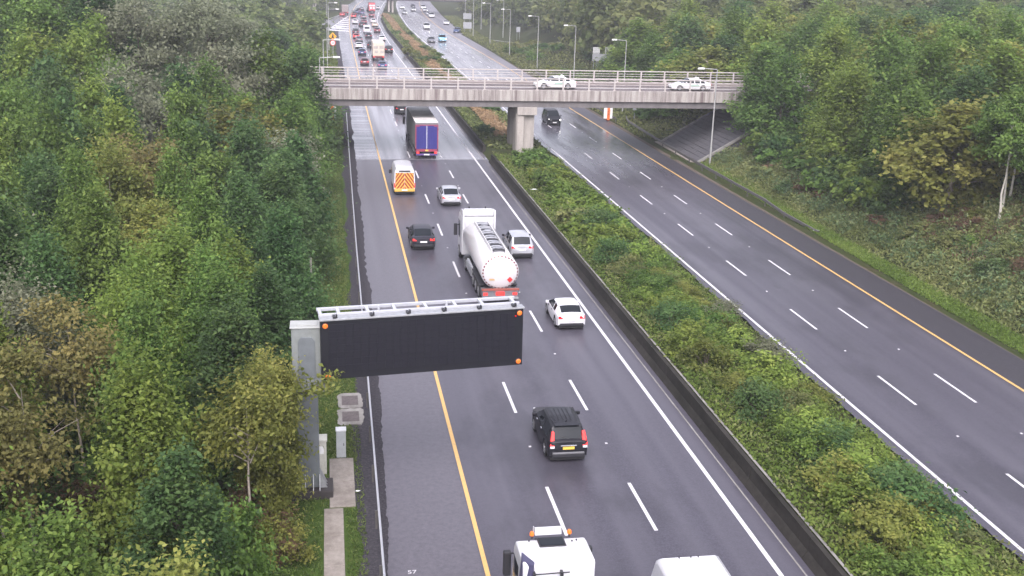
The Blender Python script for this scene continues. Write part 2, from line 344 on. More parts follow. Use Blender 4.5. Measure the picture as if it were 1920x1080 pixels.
def ground_h(X, Y):
    X = np.asarray(X, float); Y = np.asarray(Y, float)
    h = np.full(np.broadcast(X, Y).shape, -.05)
    el = I(Y, *EL); bar = I(Y, *BAR); wr = I(Y, *WR); er = I(Y, *ER)
    h = np.where((X > el+.6) & (X < bar+.3), -.3, h)
    t = np.clip((X-bar-.5)/np.maximum(.5, wr-.6-bar-.5), 0, 1)
    h = np.where((X >= bar+.3) & (X <= wr-.5), .62*(1-t)**1.1-.05, h)
    h = np.where((X > wr-.3) & (X < er-.6), -.3, h)
    xs = I(Y, [0, 100, 118, 145, 250, 300, 380, 480, 760], [42, 42, 41.6, 44, 46, 57, 57, 64, 92])
    top = I(Y, [0, 118, 160, 300], [4.2, 5.6, 4.5, 3.5])
    s = np.clip((X-xs)*.42, 0, top)+np.clip((X-xs-12)*.05, 0, 5)
    h = np.where(X > er, np.maximum(h, s-.05), h)
    ebank = 7.0*np.clip(1-np.maximum(0, np.abs(Y-127)-6.5)/11., 0, 1)*np.clip((X-50)/6., 0, 1)
    h = np.where(X > er, np.maximum(h, ebank), h)
    lb = 7.0*np.clip(1-np.maximum(0, np.abs(Y-127)-6.5)/11., 0, 1)*np.clip((-3-X)/8., 0, 1)
    h = np.where(X < el-1, np.maximum(h, lb-.05), h)
    h = np.where(X < el-1, h+5.2*np.exp(-(((X+34)/26)**2+((Y-262)/34)**2))*np.clip((-8-X)/10, 0, 1), h)
    return h
def build_ground():
    xs = np.concatenate([np.linspace(-1500, -140, 16), np.arange(-130, -10, 5.), np.arange(-10, 46, .8), np.arange(46, 90, 1.6), np.arange(92, 240, 8.), np.linspace(250, 1500, 16)])
    ys = np.concatenate([np.linspace(-300, -30, 6), np.arange(-24, 160, 2.), np.arange(160, 480, 5.), np.arange(490, 900, 20.), np.linspace(950, 2400, 12)])
    X, Y = np.meshgrid(xs, ys); Z = ground_h(X, Y)
    Z = Z+np.where((Y > 760), -.0, 0)+np.clip((Y-800)/1200, 0, 1)*60
    V = np.stack([X, Y, Z], -1).reshape(-1, 3); n = len(xs); i = np.arange(len(ys)-1)[:, None]*n+np.arange(n-1)[None]
    F = np.stack([i, i+1, i+n+1, i+n], -1).reshape(-1, 4)
    o = quads('ground', V, F, ground_m); o.data.shade_smooth(); struct(o)
build_ground()
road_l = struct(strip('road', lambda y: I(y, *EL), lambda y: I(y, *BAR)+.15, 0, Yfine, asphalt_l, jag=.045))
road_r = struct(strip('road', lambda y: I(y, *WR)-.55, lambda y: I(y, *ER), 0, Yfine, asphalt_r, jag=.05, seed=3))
# right edge of the oncoming road and the strip of loose dirt beside it
struct(strip('dirt_strip', lambda y: I(y, *ER)-.05, lambda y: I(y, *ER)+I(y, [0, 60, 85, 120, 150, 300], [.35, .45, 1.0, 1.7, 1.5, .5])+.12*np.sin(y*1.7), -.012, np.arange(-25, 300, .7), dirt_m))
struct(strip('gravel_strip', lambda y: I(y, *EL)-1.25+.1*np.sin(y*.9), lambda y: I(y, *EL)+.3, -.012, np.arange(-25, 340, .5), gravel_m, jag=.08))
struct(strip('verge', lambda y: y*0-2.6, lambda y: I(y, *EL)-1.0, -.025, Yc[Yc < 340], turf_m))
struct(strip('verge', lambda y: I(y, *ER)+.2, lambda y: I(y, *ER)+2.6, -.025, Yc[Yc < 118], turf_m))

# painted lines and dashes: pieces of the road they lie on
def line(name, f, wd, mat, parent, ys, z=.004): return strip(name, lambda y: f(y)-wd/2, lambda y: f(y)+wd/2, z, ys, mat, parent)
line('yellow_edge_line', lambda y: I(y, *YL), .17, mark_y, road_l, Yc); line('white_edge_line', lambda y: I(y, *WL), .19, mark_w, road_l, Yc)
line('white_edge_line', lambda y: I(y, *WR), .18, mark_w, road_r, Yc); line('yellow_edge_line', lambda y: I(y, *YR), .18, mark_y, road_r, Yc)
dash_me = None; stud_me = None
def dashes(fa, fb, fr, y0, parent, phase):
    global dash_me, stud_me
    for k in range(-5, 46):
        y = y0+12*k
        if y > 520: break
        x = fa(y)+(fb(y)-fa(y))*fr; x2 = fa(y-4)+(fb(y-4)-fa(y-4))*fr
        if dash_me is None:
            o = MB().add([(-.075, -4.1, 0), (.075, -4.1, 0), (.075, 0, 0), (-.075, 0, 0)], [(0, 1, 2, 3)]).build('lane_dash', mark_w, parent); dash_me = o.data
            s = MB().box(-.055, -.055, 0, .055, .055, .02).build('road_stud', mark_w, parent, bevel=.008); stud_me = s.data
        else:
            o = link('lane_dash', dash_me, parent); s = link('road_stud', stud_me, parent)
        o.location = (x, y, .0045); o.rotation_euler = (0, 0, -math.atan2(x-x2, 4)); s.location = (x, y+4.0, .0)
fYL = lambda y: float(I(y, *YL)); fWL = lambda y: float(I(y, *WL)); fWR = lambda y: float(I(y, *WR)); fYR = lambda y: float(I(y, *YR))
dashes(fYL, fWL, .322, 40.75, road_l, 0); dashes(fYL, fWL, .659, 40.75, road_l, 0)
dashes(fWR, fYR, .328, 63.84, road_r, 0); dashes(fWR, fYR, .654, 63.84, road_r, 0)
# joint in the surfacing before the bridge
strip('surface_joint', lambda y: y*0+2.9, lambda y: y*0+17.0, .003, np.array([119.45, 119.62]), simple('joint_filler', (.30, .29, .30), .4), road_l)
# faint distance figure painted on the hard shoulder
def text_mesh(txt, size, name, mat, parent, loc, rot, ext=.0):
    cu = bpy.data.curves.new(name, 'FONT'); cu.body = txt; cu.size = size; cu.align_x = 'CENTER'; cu.align_y = 'CENTER'; cu.extrude = ext; cu.resolution_u = 3
    t = bpy.data.objects.new('tmp', cu); C.objects.link(t); dg = bpy.context.evaluated_depsgraph_get(); dg.update()
    me = bpy.data.meshes.new_from_object(t.evaluated_get(dg)); bpy.data.objects.remove(t); me.materials.clear(); me.materials.append(mat)
    o = link(name, me, parent); o.location = loc; o.rotation_euler = rot; return o
text_mesh('57', .34, 'painted_number', mark_w, road_l, (2.62, 34.7, .0045), (0, 0, R_(0)))

# slip roads far ahead
def poly_sheet(name, pts, z, mat, parent=None): return MB().add([(x, y, z) for x, y in pts], [tuple(range(len(pts)))]).build(name, mat, parent)
slipmat = asphalt('asphalt_slip')
sl_l = struct(poly_sheet('slip_road', [(-14, 318), (-4, 332), (3.0, 345), (6.4, 385), (8.2, 428), (4.9, 440), (1.2, 405), (-6, 375), (-20, 345)], -.006, slipmat))
for k in range(7):   # white hatching in the merge nose
    t0 = k/7.; xa = 2.6+3.4*t0; ya = 340+78*t0; xb = I(ya, *YL)-.25
    poly_sheet('gore_stripe', [(xa-2.3*(1-t0), ya), (xb, ya-3.5), (xb, ya+.5), (xa-2.3*(1-t0), ya+5.)], .004+.0004*k, mark_w, sl_l)
strip('gore_line', lambda y: I(y, [338, 428], [-.5, 7.6])-.15, lambda y: I(y, [338, 428], [-.5, 7.6])+.15, .002, np.array([338., 380, 428]), mark_w, sl_l)
strip('edge_line', lambda y: I(y, [345, 440], [-9, 5.4])-.12, lambda y: I(y, [345, 440], [-9, 5.4])+.12, .002, np.array([345., 390, 440]), mark_w, sl_l)
sl_r = struct(poly_sheet('slip_road', [(58, 292), (47.2, 309), (41.5, 322), (39.3, 345), (41.8, 392), (44.2, 380), (47.4, 322), (62, 300)], -.004, slipmat))
strip('slip_edge_line', lambda y: I(y, [292, 309, 322, 345], [57.6, 47.0, 41.7, 39.6]), lambda y: I(y, [292, 309, 322, 345], [57.9, 47.5, 42.0, 39.8]), .001, np.array([292., 309, 322, 345]), mark_w, sl_r)

# ------------------------------------------------------------------ barriers
def barrier(y0, y1, label, rail=False):
    t = thing('concrete_barrier', label, 'crash barrier', (0, 0, 0))
    prof = [(0, 0), (.05, .09), (.22, .34), (.28, .88), (.50, .88), (.55, .34), (.72, 0)]
    L = 6.0; n = int((y1-y0)/L); 
    for i in range(n):
        ya = y0+i*L; yb = ya+L-.02
        xa, xb = float(I(ya, *BAR)), float(I(yb, *BAR)); m = MB(); k = len(prof)
        m.add([(xa+u, ya, z-.02) for u, z in prof]+[(xb+u, yb, z-.02) for u, z in prof], [tuple(range(k))[::-1], tuple(range(k, 2*k))]+[(j, (j+1)%k, k+(j+1)%k, k+j) for j in range(k)])
        m.build('barrier_section', wall_m, t, bevel=.012)
    return t
barrier(-20, 118, 'dark mossy concrete barrier along the planted central reservation, near side of the bridge')
barrier(124, 460, 'dark concrete barrier running from under the bridge to the far queue')
struct(strip('kerb', lambda y: I(y, *BAR)-.34, lambda y: I(y, *BAR)-.27, .006, Yc, kerb_m))
struct(strip('kerb_top', lambda y: I(y, *BAR)+.74, lambda y: I(y, *BAR)+.86, .66, Yc[Yc < 118], kerb_m))

rail_old = simple('weathered_rail', (.085, .08, .075), .6, .1, var=.2)
def wbeam(name, label, path, z=.62, flip=1, post_every=4.0, ramp_end=None, mat=steel):
    t = thing(name, label, 'guard rail')
    pts = [Vector((x, y, z)) for x, y in path]
    seg = []; 
    for a, b in zip(pts[:-1], pts[1:]):
        n = max(1, int((b-a).length/4.0))
        seg += [a.lerp(b, i/n) for i in range(n)]
    seg.append(pts[-1])
    zz = [ramp_end(i, len(seg)) if ramp_end else z for i in range(len(seg))]
    prof = [(0, .155), (.06, .10), (.06, .06), (0, 0.01), (.06, -.06), (.06, -.10), (0, -.155), (-.02, -.155), (-.02, .155)]
    m = MB(); V = []; k = len(prof)
    for i, p in enumerate(seg):
        V += [(p.x+flip*u, p.y, zz[i]+w_) for u, w_ in prof]
    F = []
    for i in range(len(seg)-1):
        F += [(i*k+j, i*k+(j+1)%k, (i+1)*k+(j+1)%k, (i+1)*k+j) for j in range(k)]
    F += [tuple(range(k)), tuple(range((len(seg)-1)*k, len(seg)*k))[::-1]]
    m.add(V, F); m.build('rail_beam', mat, t)
    pm = None
    for i, p in enumerate(seg):
        if pm is None:
            po = MB().box(-.05, -.03, -.9, .05, .03, .16).build('post', rail_old, t); pm = po.data
        else: po = link('post', pm, t)
        po.location = (p.x-flip*.08, p.y, zz[i])
    return t
wbeam('guard_rail', 'pale steel guard rail along the hard shoulder beside the left wood', [(1.50, 18), (1.55, 34), (1.66, 54), (1.75, 80), (1.83, 93), (2.0, 119), (2.25, 152)], flip=1, mat=steel_w)
wbeam('guard_rail', 'low steel guard rail bending round the bridge slope on the far verge', [(40.5, 84), (39.95, 90), (39.9, 99), (39.9, 117), (40.1, 128), (40.5, 140), (40.7, 146), (41.6, 150.5)], flip=-1,
      ramp_end=lambda i, n: min(.62, .08+.27*i), mat=rail_old)
wbeam('guard_rail', 'steel guard rail running away past the emergency phone', [(39.6, 149), (39.8, 165), (40.0, 190), (40.4, 215)], flip=-1, mat=rail_old)

# ------------------------------------------------------------------ overbridge
def overbridge():
    t = thing('road_bridge', 'stained concrete overbridge with pale railings crossing the motorway on one central pier', 'bridge', (22, 122, 0))
    def B(x0, y0, z0, x1, y1, z1): return MB().box(x0-22, y0-122, z0, x1-22, y1-122, z1)
    x0, x1 = -4, 62
    B(x0, 122.0, 6.2, x1, 122.45, 7.42).build('edge_beam', fascia_m, t, bevel=.03)
    B(x0, 132.2, 6.2, x1, 132.65, 7.42).build('edge_beam', fascia_m, t, bevel=.03)
    B(x0, 122.45, 6.3, x1, 132.2, 7.18).build('deck', deck_m, t)
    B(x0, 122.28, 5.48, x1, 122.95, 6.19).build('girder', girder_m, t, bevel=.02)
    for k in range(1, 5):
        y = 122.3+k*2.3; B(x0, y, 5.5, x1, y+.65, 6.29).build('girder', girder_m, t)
    for y0, y1 in ((122.46, 123.9), (130.8, 132.19)): B(x0, y0, 7.18, x1, y1, 7.31).build('footway', concrete('footway_pink', (.19, .165, .16), (.24, .205, .195), (.13, .11, .10), (.3, 1, 1)), t)
    # pier: blade wall with a projecting crosshead
    MB().prism([(-1.05, 0), (1.05, 0), (1.05, 6.2), (.75, 6.6), (-.75, 6.6), (-1.05, 6.2)], 'z', -.6, 4.66).build('pier', pier_m, t, bevel=.05)
    t.children[-1].location = (.0, .5, 0)
    MB().box(-.98, .12, -.4, -.2, .49, 4.6).build('pier_pilaster', pier_m, t, bevel=.03)
    B(21.0, 121.95, 4.62, 23.25, 132.2, 5.49).build('crosshead', pier_m, t, bevel=.04)
    for xa, xb in ((50.0, 52.0), (-4.5, -2.6)): B(xa, 122.6, -.5, xb, 132.1, 6.19).build('abutment', pier_m, t)
    # parapets
    post = rail = None
    for side, y in ((0, 122.22), (1, 132.42)):
        for z, hh, ww in ((8.70, .12, .11), (8.36, .06, .05), (8.08, .06, .05), (7.78, .06, .05)):
            o = MB().box(-26, -ww/2, -hh/2, 40, ww/2, hh/2).build('parapet_rail', rail_m, t, bevel=.012); o.location = (0, y-122, z)
        for k in range(-2, 20):
            x = 2.2+3.0*k
            if post is None:
                post = MB().box(-.085, -.05, 0, .085, .05, 1.20).box(-.16, -.11, -.02, .16, .11, .03).build('parapet_post', rail_m, t); o = post
            else: o = link('parapet_post', post.data, t)
            o.location = (x-22, y-122, 7.45)
    # fine mesh infill below the second rail
    for side, y in ((0, 122.27),):
        m = MB()
        for k in range(0, 410):
            x = -26+k*.16
            m.box(x, y-122, 7.5, x+.010, y-121.99, 8.08)
        o = m.build('mesh_infill', rail_m, t); o['kind'] = 'stuff'
    for y in (126.9, 127.05): B(x0, y, 7.18, x1, y+.1, 7.186).build('centre_line', mark_w, t)
    return t
overbridge()
def far_bridge():
    t = thing('road_bridge', 'dark far overbridge across the motorway at the top of the view', 'bridge', (35, 462, 0))
    def B(x0, y0, z0, x1, y1, z1): return MB().box(x0-35, y0-462, z0, x1-35, y1-462, z1)
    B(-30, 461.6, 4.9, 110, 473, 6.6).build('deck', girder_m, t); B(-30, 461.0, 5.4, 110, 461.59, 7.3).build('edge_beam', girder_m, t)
    B(-30, 461.1, 7.9, 110, 461.3, 8.4).build('parapet_rail', rail_m, t)
    for x in (24.4, 25.9): B(x, 462, -.4, x+.7, 472, 4.89).build('pier', pier_m, t)
    for x in (-6, 59): B(x, 462, -.4, x+1.5, 472, 4.89).build('abutment', pier_m, t)
far_bridge()

# stepped paving on the embankment slope below the bridge
def slope_paving():
    t = thing('paved_slope', 'grey stepped slab paving on the bank under the bridge end', 'paved slope', (41.4, 117.6, 0))
    ang = math.atan2(5.6, 9.4); n = 17; d = 10.9/n; me = None; rng = random.Random(5)
    MB().hexa([(-.1, 0, -.6), (9.5, 0, -.6), (9.5, 15, -.6), (-.1, 15, -.6)], [(-.1, 0, -.16), (9.5, 0, 5.5), (9.5, 15, 5.5), (-.1, 15, -.16)]).build('slope_bed', slab_m, t)
    for i in range(n):
        for j in range(8):
            if me is None:
                o = MB().box(0, .01, -.06, d-.02, 1.72, .07).build('paving_slab', slab_m, t, bevel=.015); me = o.data
            else:
                o = link('paving_slab', me, t)
            s = (i+.5)*d
            o.location = (i*d*math.cos(ang), .35+j*1.75+(i % 2)*.05, i*d*math.sin(ang)-.03+rng.uniform(0, .035)); o.rotation_euler = (0, -ang+R_(3.5+rng.uniform(-1, 1.5)), 0)
    for y in (0., 14.5): MB().hexa([(-.2, y, -.3), (9.4, y, 5.2), (9.4, y+.3, 5.2), (-.2, y+.3, -.3)], [(-.2, y, .1), (9.4, y, 5.75), (9.4, y+.3, 5.75), (-.2, y+.3, .1)]).build('slope_edging', kerb_m, t)
    MB().box(-1.0, 0, -.2, -.05, 14.8, .05).build('toe_kerb', path_m, t, bevel=.02)
slope_paving()

# ------------------------------------------------------------------ gantry sign
def gantry():
    t = thing('message_sign', 'blank black electronic message board cantilevered over the road from a grey post', 'road sign', (-1.1, 41.3, 0))
    MB().box(-.42, -.28, .35, .42, .28, 6.75).build('post', grey_steel, t, bevel=.02)
    MB().box(-.80, -.62, -.2, .95, .62, .33).build('plinth', simple('plinth_dark', (.035, .03, .03), .8), t, bevel=.03)
    g = MB()
    for x in (-.42, -.16, .16, .42):
        for s in (-1, 1): g.hexa([(x-.012, s*.28, .33), (x+.012, s*.28, .33), (x+.012, s*.55, .33), (x-.012, s*.55, .33)], [(x-.012, s*.28, .95), (x+.012, s*.28, .95), (x+.012, s*.30, .95), (x-.012, s*.30, .95)])
    for y in (-.26, .0, .26):
        for s in (-1, 1): g.hexa([(s*.42, y-.012, .33), (s*.72, y-.012, .33), (s*.72, y+.012, .33), (s*.42, y+.012, .33)], [(s*.42, y-.012, .95), (s*.45, y-.012, .95), (s*.45, y+.012, .95), (s*.42, y+.012, .95)])
    g.build('gusset', steel, t)
    # arm head with a recessed plate
    hd = MB().box(-.55, -.42, 4.6, .72, .42, 7.28).build('arm_head', head_steel, t, bevel=.04)
    f = MB()
    poly = [(-.30, 5.2), (.36, 5.2), (.36, 6.75), (.24, 6.92), (-.18, 6.92), (-.30, 6.75)]
    f.prism(poly, 'y', -.46, -.421); f.build('access_plate', grey_steel, hd, bevel=.01)
    MB().box(-.60, -.46, 7.285, .76, .46, 7.33).box(-.36, -.25, 7.33, .45, .25, 7.36).build('head_cap', simple('head_cap_pale', (.33, .34, .325), .5, dirt=((.25, .26, .22), .5)), hd, bevel=.01)
    # board: pivot frame at its left end, turned slightly so its far end stands further away
    bd = bpy.data.objects.new('display_board', None)
    W, H, zb = 8.20, 2.44, 5.22
    a = R_(6.5)
    bm = MB().box(0, 0, 0, W, .34, H).build('display_board', border_m, t, bevel=.015); bm.location = (.60, -.72, zb); bm.rotation_euler = (R_(0), R_(-.35), a)
    # matrix face of modules, set in the border
    px = MB(); 
    nx, nz = 24, 7; x0, x1, z0, z1 = .32, W-.34, .30, H-.16
    dx = (x1-x0)/nx; dz = (z1-z0)/nz
    pm = None
    for i in range(nx):
        for j in range(nz):
            if pm is None: o = MB().box(0, -.03, 0, dx-.004, -.002, dz-.004).build('display_module', board_m, bm); pm = o.data
            else: o = link('display_module', pm, bm)
            o.location = (x0+i*dx, 0, z0+j*dz)
    for x, z in ((.18, H-.2), (W-.17, H-.18), (W-.17, .17), (.24, .14)):
        m = MB().tube([(x, -.05, z), (x, -.002, z)], .125, 16, 1).tube([(x, -.085, z), (x, -.05, z)], [.07, .105], 16, 0); m.build('warning_lantern', [amber, amber_dark], bm, smooth=40)
    MB().tube([(W-.33, -.04, H-.3), (W-.33, -.001, H-.3)], .035, 8).build('red_sensor', tail_m, bm)
    MB().box(-.03, -.06, H+.001, W+.03, .36, H+.07).build('top_lip', steel, bm, bevel=.008)
    # white maintenance frame lying along the top
    fr = MB()
    fr.box(-.02, .40, H+.02, W-.05, .52, H+.15); fr.box(-.02, 1.18, H+.02, W-.05, 1.30, H+.15)
    for k in (0, .09, .235, .37, .53, .68, .82, .985):
        x = k*(W-.2); fr.box(x, .521, H+.03, x+.13, 1.179, H+.14)
    fr.build('walkway_frame', steel_w, bm, bevel=.01)
    for k in range(6):
        x = .5+k*1.45
        MB().box(x, -.02, H+.07, x+.10, .28, H+.15).box(x+.12, .05, H+.07, x+.17, .22, H+.20).build('lifting_bracket', plastic, bm)
    MB().box(.1, .36, .2, W-.1, .9, H-.3).build('rear_cabinet', grey_steel, bm, bevel=.03)
    for x in (2.35, 5.1): MB().tube([(x, .46, H+.15), (x, .46, H+.36)], .045, 8).build('camera_stub', steel_w, bm)
    return t
gantry()

# ------------------------------------------------------------------ verge furniture
def cabinets():
    t = thing('roadside_cabinet', 'grey steel roadside cabinet on the end of the concrete path', 'cabinet', (.22, 44.6, 0))
    MB().box(-.21, -.18, .02, .21, .18, 1.28).build('body', cab_grey, t, bevel=.015); MB().box(-.23, -.20, 1.281, .23, .20, 1.34).build('lid', cab_top, t, bevel=.01)
    MB().box(-.18, -.195, .15, .18, -.181, 1.2).build('door', cab_grey, t); MB().box(.10, -.215, .6, .13, -.196, .72).build('handle', plastic, t.children[-1])
    t = thing('roadside_cabinet', 'cream weathered cabinet tucked behind the sign post', 'cabinet', (-.58, 43.1, 0))
    MB().box(-.32, -.28, .02, .17, .28, 1.55).build('body', cab_white, t, bevel=.02); MB().box(-.36, -.32, 1.551, .21, .32, 1.65).build('lid', cab_white, t, bevel=.02)
    MB().box(-.28, -.295, .3, .14, -.281, 1.45).build('door', cab_white, t); MB().box(-.15, -.30, 1.0, .06, -.296, 1.35).build('notice', plate_w, t.children[-1])
    for y, lab in ((50.9, 'square inspection cover in a ragged concrete surround, farther of two'), (48.9, 'square inspection cover in a ragged concrete surround, nearer of two')):
        t = thing('inspection_cover', lab, 'manhole cover', (.72, y, 0)); rng = random.Random(int(y*10))
        ring = []
        for i in range(28):
            a = 2*math.pi*i/28; r = min(.60/max(abs(math.cos(a)), .01), .95/max(abs(math.sin(a)), .01))*(1+rng.uniform(-.06, .08)); ring.append((r*math.cos(a), r*math.sin(a)))
        MB().prism(ring, 'z', -.05, .035).build('surround', kerb_m, t); MB().box(-.40, -.58, .036, .40, .58, .055).build('lid', cover_m, t, bevel=.008)
    # path of concrete bays
    p = tag(bpy.data.objects.new('path', None), kind='structure'); C.objects.link(p)
    for i in range(9):
        ya = 20.0+i*2.2; MB().box(-.52, ya, -.1, .24, ya+2.17, .03).build('path_bay', path_m, p, bevel=.02)
    for ya, yb in ((39.9, 42.1), (42.13, 44.35)): MB().box(-.30, ya, -.1, .74, yb, .035).build('path_bay', path_m, p, bevel=.02)
cabinets()

def lamp(loc, rz, label, h=10.6, arm=2.1, proto=[None]):
    if proto[0] is None:
        t = thing('street_lamp', label, 'street lamp', group='street lamps along the motorway')
        MB().tube([(0, 0, -.3), (0, 0, 1.9)], .115, 10).build('base_sleeve', lamp_steel, t, smooth=40)
        MB().tube([(0, 0, 1.9), (0, 0, 2.0), (0, 0, 10.55)], [.115, .09, .06], 10).build('column', lamp_steel, t, smooth=40)
        MB().tube([(0, 0, 10.45), (-.05, 0, 10.6), (-1.5, 0, 10.68)], [.06, .05, .045], 8).build('arm', lamp_steel, t, smooth=40)
        MB().hexa([(-2.25, -.12, 10.60), (-1.5, -.13, 10.60), (-1.5, .13, 10.60), (-2.25, .12, 10.60)], [(-2.2, -.07, 10.78), (-1.5, -.08, 10.80), (-1.5, .08, 10.80), (-2.2, .07, 10.78)]).build('lantern', simple('lantern_pale', (.62, .62, .60), .4), t, bevel=.02)
        proto[0] = t
    else: t = copy_tree(proto[0])
    return place(t, loc, rz, label)
def gz(x, y): return float(ground_h(x, y))
for i, (x, y, s) in enumerate([(42.0, 115.8, 1), (43.6, 160, 1), (43.9, 196, 1), (43.2, 228.5, 1), (42.2, 259, 1), (42.7, 295, 1), (41.6, 322, 1)]):
    lamp((x, y, max(0, gz(x, y)) if i else 0), 0, ['tall street lamp in front of the paved bank at the bridge end', 'first street lamp beyond the bridge on the right bank', 'second street lamp beyond the bridge on the right bank',
         'third street lamp beyond the bridge, against the trees', 'fourth street lamp beyond the bridge on the right verge', 'fifth street lamp beyond the bridge, by the slip road edge', 'street lamp rising behind the lower grey sign'][i])
for (x, y), lab in zip([(50.4, 322), (72, 372), (49.2, 361), (52.8, 434)], ['street lamp on the far side of the right slip road', 'street lamp half hidden by trees above the slip road', 'street lamp on the grass beyond the slip road entry', 'most distant street lamp on the right, behind the upper grey sign']):
    lamp((x, y, max(0, gz(x, y))), 0, lab)
for (x, y), lab in zip([(-1.0, 123.0), (-.7, 150), (-.2, 177.5), (.1, 240), (.1, 274), (-.3, 300)], ['street lamp at the left end of the bridge', 'street lamp left of the road, just past the bridge', 'left street lamp level with the worn wet shoulder',
        'left street lamp near the roadworks signs', 'left street lamp before the merge hatching', 'farthest street lamp on the left verge']):
    lamp((x, y, 0), math.pi, lab)
lamp((-38.5, 236, 5.0), math.pi, 'street lamp standing by the dry clearing in the left wood')
lamp((90, 240, 4), 0, 'street lamp head poking from the trees high on the right')

def far_sign(loc, w, h, z, label, face=back_m, rz=0, posts=2):
    t = thing('road_sign', label, 'road sign', loc, rz)
    MB().box(-w/2, -.03, z, w/2, .03, z+h).build('panel', face, t, bevel=.01)
    n = 3
    for k in range(n): MB().box(-w/2+.05, -.06, z+h*(k+.5)/n-.03, w/2-.05, -.031, z+h*(k+.5)/n+.03).build('stiffener', steel, t)
    for s in ([-1, 1] if posts == 2 else [0]): MB().tube([(s*w*.32, .08, -.5), (s*w*.32, .08, z+h)], .05, 8).build('post', steel, t)
    return t
far_sign((41.9, 338, 0), 2.6, 1.9, 1.5, 'grey back of the lower roadside sign by the slip road'); far_sign((48.5, 392, 0), 2.9, 2.0, 1.6, 'grey back of the upper roadside sign past the slip road')
far_sign((53.5, 313.75, max(0, gz(53.5, 313.75))), 1.1, 1.5, 2.2, 'small pale sign back among bushes above the slip road')
bz = max(0, gz(51.6, 206))
far_sign((51.9, 206, bz), 4.6, 1.3, 1.0, 'wide grey sign back just over the bridge railing'); far_sign((50.4, 206.3, bz), 1.35, 1.2, 2.35, 'left small square sign above the wide sign', simple('sign_cream', (.45, .46, .45), .5)); far_sign((52.8, 206.3, bz), 1.35, 1.2, 2.35, 'right small square sign above the wide sign', simple('sign_cream_green', (.44, .46, .40), .5))

def roadworks_signs():
    t = thing('warning_sign', 'orange diamond roadworks sign on a post at the left verge', 'road sign', (.95, 245, 0))
    d = .85
    MB().prism([(-d, 4.7), (0, 4.7-d), (d, 4.7), (0, 4.7+d)], 'y', -.03, .03).build('sign_face', yellow_sign, t)
    # black walking-worker mark
    m = MB().prism([(-.12, 4.95), (.12, 4.95), (.14, 5.2), (-.1, 5.2)], 'y', -.045, -.031).prism([(-.25, 4.35), (.05, 4.35), (.28, 4.9), (-.15, 4.95)], 'y', -.045, -.031).prism([(-.45, 4.2), (-.25, 4.2), (.0, 4.5), (-.15, 4.6)], 'y', -.045, -.031).prism([(.2, 4.2), (.4, 4.2), (.2, 4.6), (.05, 4.5)], 'y', -.046, -.032)
    m.build('worker_symbol', plastic, t); MB().tube([(-.15, .1, -.3), (-.15, .1, 5.2)], .06, 8).build('post', steel, t)
    t = thing('speed_sign', 'round white speed limit sign with a red rim under the orange diamond', 'road sign', (.95, 244.6, 0))
    MB().tube([(0, -.03, 3.35), (0, .03, 3.35)], .62, 24).build('rim', simple('sign_red', (.55, .03, .03), .5), t); MB().tube([(0, -.05, 3.35), (0, -.031, 3.35)], .46, 24).build('sign_face', plate_w, t)
    text_mesh('60', .62, 'speed_figure', plastic, t.children[-1], (0, -.058, 3.35), (R_(90), 0, 0), .004)
    MB().tube([(.12, .1, -.3), (.12, .1, 3.9)], .06, 8).build('post', steel, t)
roadworks_signs()
def sos(loc, rz, label, word=True):
    t = thing('emergency_phone', label, 'emergency phone', loc, rz)
    MB().box(-.62, -.10, .35, .62, .10, 2.0).build('side_panel', plate_w, t, bevel=.03)
    MB().box(-.17, -.24, .15, .22, -.101, 2.1).build('phone_box', orange_m, t, bevel=.03)
    if word: text_mesh('SOS', .42, 'lettering', plastic, t.children[-1], (.03, -.246, 1.2), (R_(90), R_(-90), 0), .003)
    MB().box(-.2, -.06, -.2, .2, .06, .349).build('post', plastic, t)
sos((38.95, 150.6, 0), 0, 'orange and white emergency phone beside the far hard shoulder')
sos((.25, 148.8, 0), R_(20), 'orange emergency phone half hidden in leaves at the left end of the bridge')
t = thing('traffic_counter_box', 'small grey box on a thin pole behind the far guard rail', 'equipment box', (43.2, 152, .3)); MB().tube([(0, 0, -.4), (0, 0, 4.6)], .06, 8).build('pole', steel, t); MB().box(-.3, -.26, 1.1, .3, -.061, 1.95).build('box', back_m, t, bevel=.02)
t = thing('wooden_pole', 'thin weathered pole standing behind the message board', 'pole', (-1.3, 63.9, 0)); MB().tube([(0, 0, -.3), (0, 0, 3.9)], .075, 8).build('shaft', simple('pole_grey_wood', (.30, .28, .24), .8), t, smooth=40)
for i, (x, y, z, s, lab) in enumerate([(18.9, 99.5, .6, .55, 'white litter lying in the reservation grass beyond the silver saloon'), (18.35, 83.6, .62, .28, 'small white litter in the reservation grass beside the tanker'),
        (40.6, 84.6, .03, .45, 'white litter on the mown verge at the guard rail end'), (.85, 41.0, .02, .2, 'white scrap of litter by the path and guard rail'), (20.4, 37.0, .55, .2, 'white scrap of litter among nearest reservation weeds')]):
    rng = random.Random(i); m = MB()
    ring = [(s*(.5+.3*rng.random())*math.cos(a), s*.45*(.5+.3*rng.random())*math.sin(a)) for a in [k*math.pi/5 for k in range(10)]]
    m.add([(a, b, .02+.05*rng.random()) for a, b in ring]+[(0, 0, .16*s+.04)], [(k, (k+1) % 10, 10) for k in range(10)]+[tuple(range(10))[::-1]])
    o = m.build('litter', litter_m); o.location = (x, y, z+.05); tag(o, lab, 'litter')

